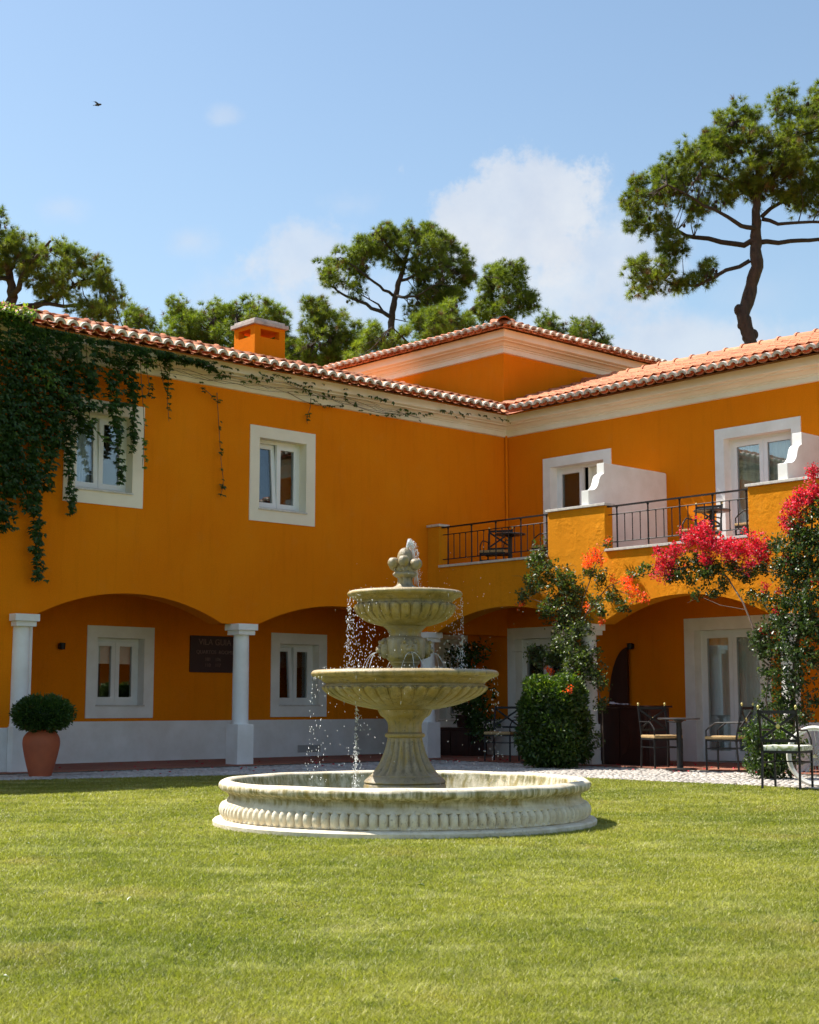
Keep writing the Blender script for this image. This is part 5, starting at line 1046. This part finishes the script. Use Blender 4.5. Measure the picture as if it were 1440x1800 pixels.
cs_ = [(random.gauss(0, .26), random.uniform(-.08, .14), random.uniform(.0, 1.45)) for _ in range(60)] + [(random.uniform(.3, 1.05), -.15, random.uniform(-.15, .45)) for _ in range(16)]
P, D, Nn, S = shrub_leaves(cs_, [.14] * 76, 30, .09, .5); V, F = leafset(P, D, Nn, S, .5); cat_leaves('foliage', [(V, F, rng.beta(1.4, 3, len(P)))], ['ivy'], DC)
b = MB(); b.lathe([(0, 0), (.13, 0), (.17, .22), (.155, .22), (0, .2)], 20); b.build('planter', 'darkwood', DC, smooth=True)
b = MB()
for k in range(9): a = random.uniform(0, 6.28); b.tube([(0, 0, .15), (.1 * math.cos(a), .05 * math.sin(a), .7), (.25 * math.cos(a), .08 * math.sin(a), 1.3)], [.008, .006, .003], 4)
b.build('stems', 'stem', DC)
# fallen petals and leaves on terrace and path
n = 150; k_ = n * 2 // 3
px_ = np.concatenate([rng.uniform(.4, 8, k_), rng.uniform(-1.8, 2.2, n - k_)]); py_ = np.concatenate([rng.uniform(-3.2, -.4, k_), rng.uniform(-9.5, -2.5, n - k_)])
P = np.stack([px_, py_, np.full(n, .036)], 1); P[(P[:, 1] < -2.32) & (P[:, 0] > .3), 2] = .028
V, F = leafset(P, nrm(np.stack([rng.normal(size=n), rng.normal(size=n), np.full(n, .25)], 1)), np.tile([0, 0, 1.], (n, 1)), rng.uniform(.03, .06, n), .8, .25)
o = npmesh('fallen_petals', V, F, 'petal_pink', np.repeat(rng.random(n) * .5, 2)); o['kind'] = 'stuff'

n = 90; dd_ = 4.2 + 13 * rng.random(n); la_ = rng.uniform(-.3, .3, n) * dd_
P = np.stack([CAMP.x - .73511 * dd_ + .67795 * la_, CAMP.y + .67795 * dd_ + .73511 * la_, np.full(n, .014)], 1); P = P[(P[:, 1] < -5.1) & (P[:, 0] > 2.6) & ((P[:, 0] - FX) ** 2 + (P[:, 1] - FY) ** 2 > 2.6)]; n = len(P)
V, F = leafset(P, nrm(np.stack([rng.normal(size=n), rng.normal(size=n), np.full(n, .15)], 1)), np.tile([0, 0, 1.], (n, 1)), rng.uniform(.018, .05, n), .55, .2)
o = npmesh('fallen_leaves', V, F, 'boug_leaf', np.repeat(rng.uniform(.6, 1, n), 2)); o['kind'] = 'stuff'

# ---- pines beyond the roofs. u to the right, v up, in the tree's own upright frame facing the courtyard
PINES={
 'right':((-1.94,10.72),
   [(0.13, 9.9, 0.153), (0.08, 10.18, 0.181), (-0.02, 10.62, 0.167), (0.2, 11.28, 0.153), (0.36, 11.87, 0.153), (0.38, 12.53, 0.139), (0.38, 13.2, 0.111), (0.42, 13.8, 0.083), (0.56, 14.55, 0.056)] ,
   [[(0.38, 12.49, 0.083), (-0.05, 12.53, 0.07), (-1.12, 12.79, 0.056), (-1.76, 13.13, 0.042), (-2.48, 13.35, 0.021)], [(0.39, 12.88, 0.07), (-0.04, 12.88, 0.056), (-0.61, 13.13, 0.042), (-1.25, 13.35, 0.028), (-2.04, 13.65, 0.014)], [(0.19, 12.04, 0.056), (-0.65, 11.65, 0.049), (-1.12, 11.4, 0.042), (-1.8, 11.42, 0.028), (-2.37, 11.72, 0.021), (-2.8, 11.57, 0.014)], [(0.45, 12.52, 0.07), (1.24, 12.56, 0.056), (1.96, 12.61, 0.049), (2.82, 12.46, 0.028)], [(0.54, 13.13, 0.056), (1.04, 12.94, 0.042), (1.97, 12.88, 0.035), (3.13, 13.2, 0.014)], [(0.49, 13.95, 0.056), (0.3, 14.7, 0.035), (-0.11, 15.61, 0.014)], [(0.49, 13.8, 0.056), (1.17, 14.85, 0.035), (1.35, 15.91, 0.014)], [(0.41, 13.65, 0.056), (-0.43, 14.4, 0.035), (-1.44, 14.55, 0.014)], [(0.54, 13.2, 0.056), (1.43, 13.95, 0.042), (2.62, 14.7, 0.014)]] ,
   [[(-2.92, 12.91), (-2.93, 13.65), (-2.72, 14.1), (-2.47, 13.95), (-2.17, 14.4), (-1.95, 14.63), (-1.73, 14.55), (-1.65, 15.0), (-1.21, 15.03), (-0.85, 14.97), (-0.88, 15.53), (-0.51, 15.87), (-0.18, 15.76), (-0.09, 16.19), (0.12, 16.14), (0.22, 15.84), (0.42, 16.14), (0.6, 16.07), (0.47, 15.53), (0.76, 15.69), (0.96, 16.29), (1.3, 16.45), (1.58, 16.07), (1.8, 16.22), (1.99, 16.6), (2.55, 16.83), (3.26, 16.37), (3.94, 15.16), (4.18, 13.95), (3.57, 13.2), (1.99, 13.32), (1.41, 13.43), (0.99, 13.65), (0.62, 13.47), (0.34, 13.65), (-0.02, 13.62), (-0.46, 13.47), (-0.89, 13.32), (-1.12, 13.02), (-1.25, 13.32), (-1.62, 13.13), (-1.77, 12.83), (-1.49, 12.31), (-1.65, 11.87), (-1.93, 12.16), (-2.21, 12.53), (-2.56, 12.68)], [(-2.97, 11.72), (-2.72, 12.02), (-2.36, 12.09), (-2.0, 12.02), (-1.79, 11.87), (-1.43, 12.16), (-1.29, 11.72), (-0.78, 12.02), (-0.62, 11.72), (-0.94, 11.5), (-1.52, 11.42), (-1.52, 11.2), (-1.95, 11.13), (-2.52, 11.13), (-2.88, 11.35)]] ),
 'mid':((-14.60,10.27),
   [(-0.01, 12.03, 0.104), (-0.04, 12.67, 0.104), (0.01, 13.31, 0.096), (0.11, 13.77, 0.087), (0.22, 14.23, 0.078), (0.38, 14.78, 0.061), (0.53, 15.34, 0.035)] ,
   [[(-0.04, 12.98, 0.07), (-0.46, 13.22, 0.061), (-1.06, 13.53, 0.052), (-1.69, 13.84, 0.035), (-2.16, 14.23, 0.017)], [(0.01, 13.69, 0.052), (-0.39, 13.93, 0.043), (-1.0, 14.32, 0.035), (-1.62, 14.69, 0.017)], [(0.24, 14.17, 0.052), (0.85, 14.32, 0.043), (1.51, 14.6, 0.021)], [(0.11, 13.68, 0.052), (0.7, 13.49, 0.035), (1.42, 13.68, 0.021)], [(0.35, 14.69, 0.043), (-0.19, 15.24, 0.026), (-0.46, 15.52, 0.017)], [(0.38, 14.78, 0.043), (1.06, 15.24, 0.026), (1.51, 15.52, 0.017)], [(-0.01, 12.94, 0.052), (-0.73, 13.68, 0.021), (-1.89, 14.6, 0.017)]] ,
   [[(-2.41, 14.14), (-2.31, 14.74), (-1.8, 14.78), (-1.77, 15.15), (-1.18, 15.52), (-0.73, 15.43), (-0.52, 15.75), (0.17, 15.89), (0.8, 15.93), (1.51, 15.8), (1.78, 15.52), (2.0, 15.24), (2.23, 15.15), (2.46, 14.6), (2.46, 14.04), (2.13, 13.49), (1.6, 13.22), (1.15, 13.68), (0.79, 14.14), (0.44, 14.6), (-0.01, 14.63), (-0.55, 14.78), (-0.91, 14.41), (-1.35, 14.19), (-1.62, 14.04), (-2.07, 14.04)], [(0.44, 13.49), (0.88, 13.95), (1.24, 13.68), (1.78, 13.22), (1.6, 12.94), (1.06, 12.85), (0.79, 13.13), (0.44, 12.94)], [(-1.62, 14.04), (-0.91, 14.04), (-0.9, 13.68), (-1.44, 13.49)]] ),
 'midr':((-15.37,13.86),
   [(0.02, 12.96, 0.093), (0.24, 13.78, 0.093), (0.81, 14.29, 0.074), (1.21, 14.8, 0.056), (1.47, 15.31, 0.028)] ,
   [[(0.81, 14.29, 0.056), (1.46, 14.23, 0.037), (2.41, 14.37, 0.019)], [(0.41, 13.94, 0.056), (1.26, 13.84, 0.037), (1.93, 13.94, 0.019)], [(1.21, 14.8, 0.037), (0.89, 15.11, 0.019)]] ,
   [[(0.51, 15.41), (0.89, 15.31), (1.13, 15.61), (1.76, 15.7), (2.19, 15.51), (2.19, 14.92), (2.41, 14.62), (2.83, 14.43), (2.7, 14.13), (2.22, 13.98), (1.93, 13.55), (1.26, 13.45), (0.79, 13.64), (0.54, 14.03), (0.89, 14.62), (0.61, 15.01)]] ),
 'lowl':((-12.71,6.42),
   [(0.46, 10.38, 0.079), (-0.03, 11.13, 0.063), (-0.44, 11.63, 0.048), (-0.61, 12.13, 0.024)] ,
   [[(-0.03, 11.13, 0.032), (0.29, 11.54, 0.016)], [(0.13, 10.88, 0.032), (-0.52, 11.04, 0.016)]] ,
   [[(-0.93, 11.71), (-0.85, 12.38), (-0.53, 12.54), (-0.28, 12.29), (-0.04, 12.01), (0.37, 12.04), (0.74, 11.63), (0.78, 11.21), (0.54, 10.55), (-0.51, 10.47), (-1.4, 10.38), (-1.49, 10.88), (-1.09, 11.21)]] ),
 'lowm':((-9.63,6.82),
   [(0.0, 10.08, 0.075), (0.08, 10.71, 0.06), (0.39, 11.34, 0.03)] ,
   [[(0.0, 10.39, 0.045), (-0.77, 10.87, 0.015)], [(0.08, 10.71, 0.03), (0.78, 11.34, 0.015)]] ,
   [[(-1.54, 10.71), (-1.39, 11.26), (-1.15, 10.87), (-0.77, 10.87), (-0.38, 11.18), (0.08, 11.34), (0.32, 11.66), (0.78, 11.85), (0.98, 11.34), (1.32, 11.34), (1.55, 11.11), (1.39, 10.55), (-0.61, 10.08), (-1.53, 9.92), (-2.0, 10.08)]] ),
 'farr':((-19.36,24.29),
   [(0.19, 14.06, 0.112), (0.14, 15.23, 0.09), (0.11, 15.94, 0.045)] ,
   [[(0.14, 15.23, 0.045), (1.02, 15.7, 0.022)], [(0.14, 15.23, 0.045), (-0.92, 16.05, 0.022)]] ,
   [[(-1.38, 16.05), (-1.22, 16.41), (-0.85, 16.52), (-0.46, 16.1), (-0.0, 16.36), (0.8, 16.17), (1.25, 15.82), (1.71, 15.42), (1.64, 14.53), (-0.14, 14.53), (-1.4, 15.0)]] ),
 'left':((-12.44,-3.61),
   [(-0.54, 9.18, 0.158), (-0.36, 10.01, 0.144), (-0.18, 10.57, 0.118), (-0.27, 11.12, 0.092), (-0.42, 11.68, 0.053)] ,
   [[(-0.44, 10.22, 0.105), (0.37, 10.36, 0.079), (0.89, 10.7, 0.053), (1.42, 11.12, 0.026)], [(-0.18, 10.57, 0.079), (0.34, 11.12, 0.053), (1.0, 11.54, 0.026)], [(-0.26, 10.98, 0.066), (-1.3, 11.54, 0.026)], [(0.37, 10.36, 0.053), (1.45, 10.36, 0.039), (2.25, 10.43, 0.02)], [(-0.27, 11.12, 0.053), (-0.08, 11.68, 0.026)]] ,
   [[(-0.52, 12.45), (-0.27, 12.24), (-0.09, 11.96), (0.32, 11.89), (0.46, 11.75), (0.86, 11.89), (1.13, 11.82), (1.26, 11.92), (1.47, 11.82), (1.65, 11.54), (1.69, 11.26), (2.02, 11.43), (2.13, 10.98), (2.04, 10.7), (2.38, 10.84), (2.44, 10.5), (2.59, 10.29), (2.75, 10.38), (2.78, 10.01), (2.48, 9.46), (1.61, 9.46), (1.18, 10.29), (0.77, 10.5), (0.36, 10.57), (0.08, 10.84), (-0.46, 10.84), (-2.46, 10.29), (-3.2, 11.54), (-1.89, 12.66)]] ),
 'leftm':((-15.92,4.42),
   [(0.17, 10.78, 0.081), (0.08, 11.46, 0.065), (-0.02, 12.14, 0.032)] ,
   [[(0.08, 11.46, 0.032), (0.73, 11.97, 0.016)], [(0.08, 11.29, 0.032), (-0.93, 11.97, 0.016)]] ,
   [[(-1.75, 11.46), (-1.79, 11.89), (-1.51, 11.97), (-1.36, 12.57), (-0.94, 12.69), (-0.69, 12.4), (-0.35, 12.35), (-0.28, 12.86), (0.02, 12.74), (0.31, 12.4), (0.56, 12.57), (0.89, 12.57), (1.31, 12.66), (1.72, 12.78), (1.84, 12.48), (2.06, 12.23), (2.27, 11.46), (3.07, 11.04), (3.74, 10.44), (0.42, 10.61), (-1.24, 11.12)]] ),
 'lefts':((-15.69,1.72),
   [(-0.09, 9.99, 0.077), (-0.06, 10.8, 0.062), (0.03, 11.45, 0.031)] ,
   [[(-0.04, 10.96, 0.031), (-0.29, 11.45, 0.015)]] ,
   [[(-0.42, 10.64), (-0.34, 11.61), (-0.09, 11.94), (0.1, 11.97), (0.23, 11.61), (0.46, 11.45), (0.67, 11.12), (0.76, 10.64)]] ),
}

RV = np.array([.67795, .73511, 0]); FV = np.array([-.73511, .67795, 0])
def inside(poly, p):
    x, y = p; c = False; n = len(poly); j = n - 1
    for i in range(n):
        xi, yi = poly[i]; xj, yj = poly[j]
        if (yi > y) != (yj > y) and x < (xj - xi) * (y - yi) / (yj - yi) + xi: c = not c
        j = i
    return c
def edge_d(poly, p):
    P_ = np.array(poly); Q = np.roll(P_, -1, 0); d = Q - P_; t = np.clip(((p - P_) * d).sum(1) / (d * d).sum(1), 0, 1); return np.linalg.norm(P_ + d * t[:, None] - p, axis=1).min()
def pine(key, label, dens, rad, needle, mat, T, nneed=26):
    (bx_, by_), trunk, br, polys = PINES[key]; base = np.array([bx_, by_, 0.])
    O = thing('pine_tree', label, 'tree', tuple(base), 0, 'pines beyond the roofs')
    W_ = lambda u, v, w_: RV * u + FV * w_ + np.array([0, 0, v])
    tm_ = MB(); tp = [(trunk[0][0] - .1, 0, trunk[0][2] * 1.25)] + list(trunk)
    wig = [0] + [random.uniform(-.12, .12) for _ in trunk]
    dense = []; 
    for (a, b_) in zip(range(len(tp) - 1), range(1, len(tp))):
        for q in range(4):
            t = q / 4; dense.append(tuple(tp[a][i] * (1 - t) + tp[b_][i] * t for i in range(3)) + (wig[a] * (1 - t) + wig[b_] * t,))
    dense.append(tuple(tp[-1]) + (wig[-1],))
    tm_.tube([W_(d[0] + random.uniform(-.02, .02), d[1], d[3]) for d in dense], [d[2] * random.uniform(.93, 1.1) for d in dense], 12); 
    if key == 'right':
        for u_, v_, s_ in ((.23, 10.12, .11), (-.13, 10.75, .12), (-.10, 10.35, .08)): tm_.sphere(tuple(W_(u_, v_, -.05)), s_, 10, 8, 1, 1, 1.3)
    tm_.build('trunk', 'bark', O, smooth='all', recalc=False)
    nodes = []; bb = MB()
    for B in br:
        wend = random.uniform(-T, T) * .8; pts = []
        for k, (u, v, r_) in enumerate(B):
            pts.append((W_(u, v, wend * (k / (len(B) - 1)) ** 1.2), r_))
        fine = []
        for (p, r0), (q, r1) in zip(pts, pts[1:]):
            for t in (0, .33, .66): fine.append((p * (1 - t) + q * t + rng.normal(0, .025, 3) * (t > 0), r0 * (1 - t) + r1 * t))
        fine.append(pts[-1]); nodes += [f_[0] for f_ in fine]
        b0 = MB(); b0.tube([tuple(f_[0]) for f_ in fine], [f_[1] for f_ in fine], 7); b0.build('branch', 'branch_bark', O, smooth='all')
    for u, v, r_ in trunk[-3:]: nodes.append(W_(u, v, 0))
    nodes = np.array(nodes)
    # clumps of needle tufts through the crown's volume
    cl_ = []; 
    for poly in polys:
        A_ = np.array(poly); lo_, hi_ = A_.min(0), A_.max(0); area = (hi_ - lo_).prod(); tries = int(area * dens * 1.75)
        for _ in range(tries):
            p = rng.uniform(lo_, hi_)
            if not inside(poly, p): continue
            e_ = edge_d(poly, p)
            if e_ < rad * .55: 
                if random.random() < .12: continue
            w_ = random.uniform(-1, 1) * min(T, e_ * 1.3 + .35)
            if math.sin(p[0] * 3.1 + 1.3 * w_) * math.sin(p[1] * 3.7 + 2 + w_) > .50: continue      # gaps
            cl_.append(W_(p[0], p[1], w_))
    cl_ = np.array(cl_); nt_ = 9; n = len(cl_)
    d = rdir(n * nt_, .35); tc_ = np.repeat(cl_, nt_, 0) + d * (rad * rng.uniform(.2, .95, n * nt_))[:, None]; ax_ = nrm(d + rdir(n * nt_) * .35 + np.array([0, 0, .25]))
    m_ = len(tc_); nn = int(nneed * 1.95)
    A2 = np.repeat(ax_, nn, 0); C2 = np.repeat(tc_, nn, 0); dirs = nrm(A2 * .75 + rdir(m_ * nn) * .85); ln = needle * rng.uniform(.7, 1.15, m_ * nn); wd = needle * .030
    side = nrm(np.cross(dirs, rdir(m_ * nn))) * wd
    V = np.stack([C2 - side, C2 + side, C2 + dirs * ln[:, None]], 1).reshape(-1, 3); F = np.arange(len(V)).reshape(-1, 3)
    tone = np.repeat(np.clip(rng.normal(.42, .2, m_), 0, 1), nn)
    brn = np.repeat(rng.random(m_) < .05, nn)
    o = npmesh('crown', V, F, [mat, 'needles_brown'], np.clip(tone + rng.normal(0, .08, len(tone)), 0, 1), brn.astype(int), parent=O)
    # twigs joining the clumps to the limbs, and a few cones
    tw = []; k = 0
    for c in cl_[::2]:
        q = nodes[np.argmin(((nodes - c) ** 2).sum(1))]; dist = np.linalg.norm(q - c)
        if dist > 2.6: continue
        mid = (q + c) / 2 + np.array([0, 0, -.06 * dist]) + rng.normal(0, .05, 3); tw.append((q, mid, c))
    for q, mid, c in tw: bb.tube([tuple(q), tuple(mid), tuple(c)], [.020, .014, .006], 3, cap=False)
    for q, mid, c in tw[::5]:
        for _ in range(3): s__ = mid + rng.normal(0, .10, 3); bb.sphere(tuple(s__), .045, 5, 4, 1, 1, 1.3)
    o = bb.build('twigs', 'branch_bark', O, recalc=False); o['kind'] = 'stuff'
pine('right', 'tall leaning pine with spreading crown rising behind the right-hand roof', 30, .23, .17, 'needles', 1.9)
pine('mid', 'umbrella-crowned pine with open bare limbs above the chimney side of the tower', 26, .25, .19, 'needles', 1.9, 24)
pine('midr', 'forked pine with broken crown just right of the umbrella-crowned pine', 26, .25, .19, 'needles', 1.3, 22)
pine('lowl', 'short bushy pine showing between the chimney and the tower roof', 34, .24, .18, 'needles', 1.2, 20)
pine('lowm', 'pale green young pine whose tip shows above the tower eave', 34, .24, .18, 'needles_light', 1.2, 22)
pine('farr', 'distant low pine crown peeping over the right slope of the tower roof', 20, .28, .22, 'needles', 1.3, 20)
pine('left', 'broad dark pine at the left edge above the creeper', 26, .23, .17, 'needles', 1.7, 24)
pine('leftm', 'light green pine behind the chimney with several pointed tips', 34, .25, .18, 'needles_light', 1.4, 22)
pine('lefts', 'small dark pine tip between the left edge pine and the chimney', 26, .23, .18, 'needles', 1.0, 20)

# ---- grass blades over the lawn, thickest near the viewer
N_ = 900000
ff = np.array([-.73511, .67795]); rr_ = np.array([.67795, .73511])
dmin, dmax = 3.9, 20.5
u = rng.random(N_ * 2); dd = dmin * (dmax / dmin) ** (u ** 1.0)          # even on a log scale of distance
lat = rng.uniform(-1, 1, N_ * 2) * .34 * dd
X = CAMP.x + ff[0] * dd + rr_[0] * lat; Y = CAMP.y + ff[1] * dd + rr_[1] * lat
ok = (X > np.interp(Y, [-16, -13.2, -10.95, -8.19, -5.0], [.3, 1.05, 1.64, 2.37, 3.22]) + rng.normal(0, .015, len(X))) & (Y < -5.0 + rng.normal(0, .015, len(X))) & ((X - FX) ** 2 + (Y - FY) ** 2 > 1.55 ** 2)
X, Y, dd = X[ok][:N_], Y[ok][:N_], dd[ok][:N_]; n = len(X)
patch = .5 + .5 * np.sin(X * 2.1 + 1.7 * np.sin(Y * 1.3)) * np.sin(Y * 1.7 + 1.1 * np.sin(X * .9))
clump = (np.sin(X * 23 + 3 * np.sin(Y * 17)) * np.sin(Y * 26 + 2.6 * np.sin(X * 13)) > .55)
hgt = rng.uniform(.009, .021, n) * (1 + .7 * clump * rng.random(n)) * (.75 + .45 * patch); wdt = .0011 + .00032 * dd; a = rng.uniform(0, 2 * math.pi, n); lean = rng.normal(0, .75, (n, 2)) * hgt[:, None]
p0 = np.stack([X - np.cos(a) * wdt, Y - np.sin(a) * wdt, np.zeros(n)], 1); p1 = np.stack([X + np.cos(a) * wdt, Y + np.sin(a) * wdt, np.zeros(n)], 1); p2 = np.stack([X + lean[:, 0], Y + lean[:, 1], hgt], 1)
V = np.stack([p0, p1, p2], 1).reshape(-1, 3)
o = npmesh('grass', V, np.arange(3 * n).reshape(-1, 3), 'blade', rng.random(n)); o['kind'] = 'stuff'
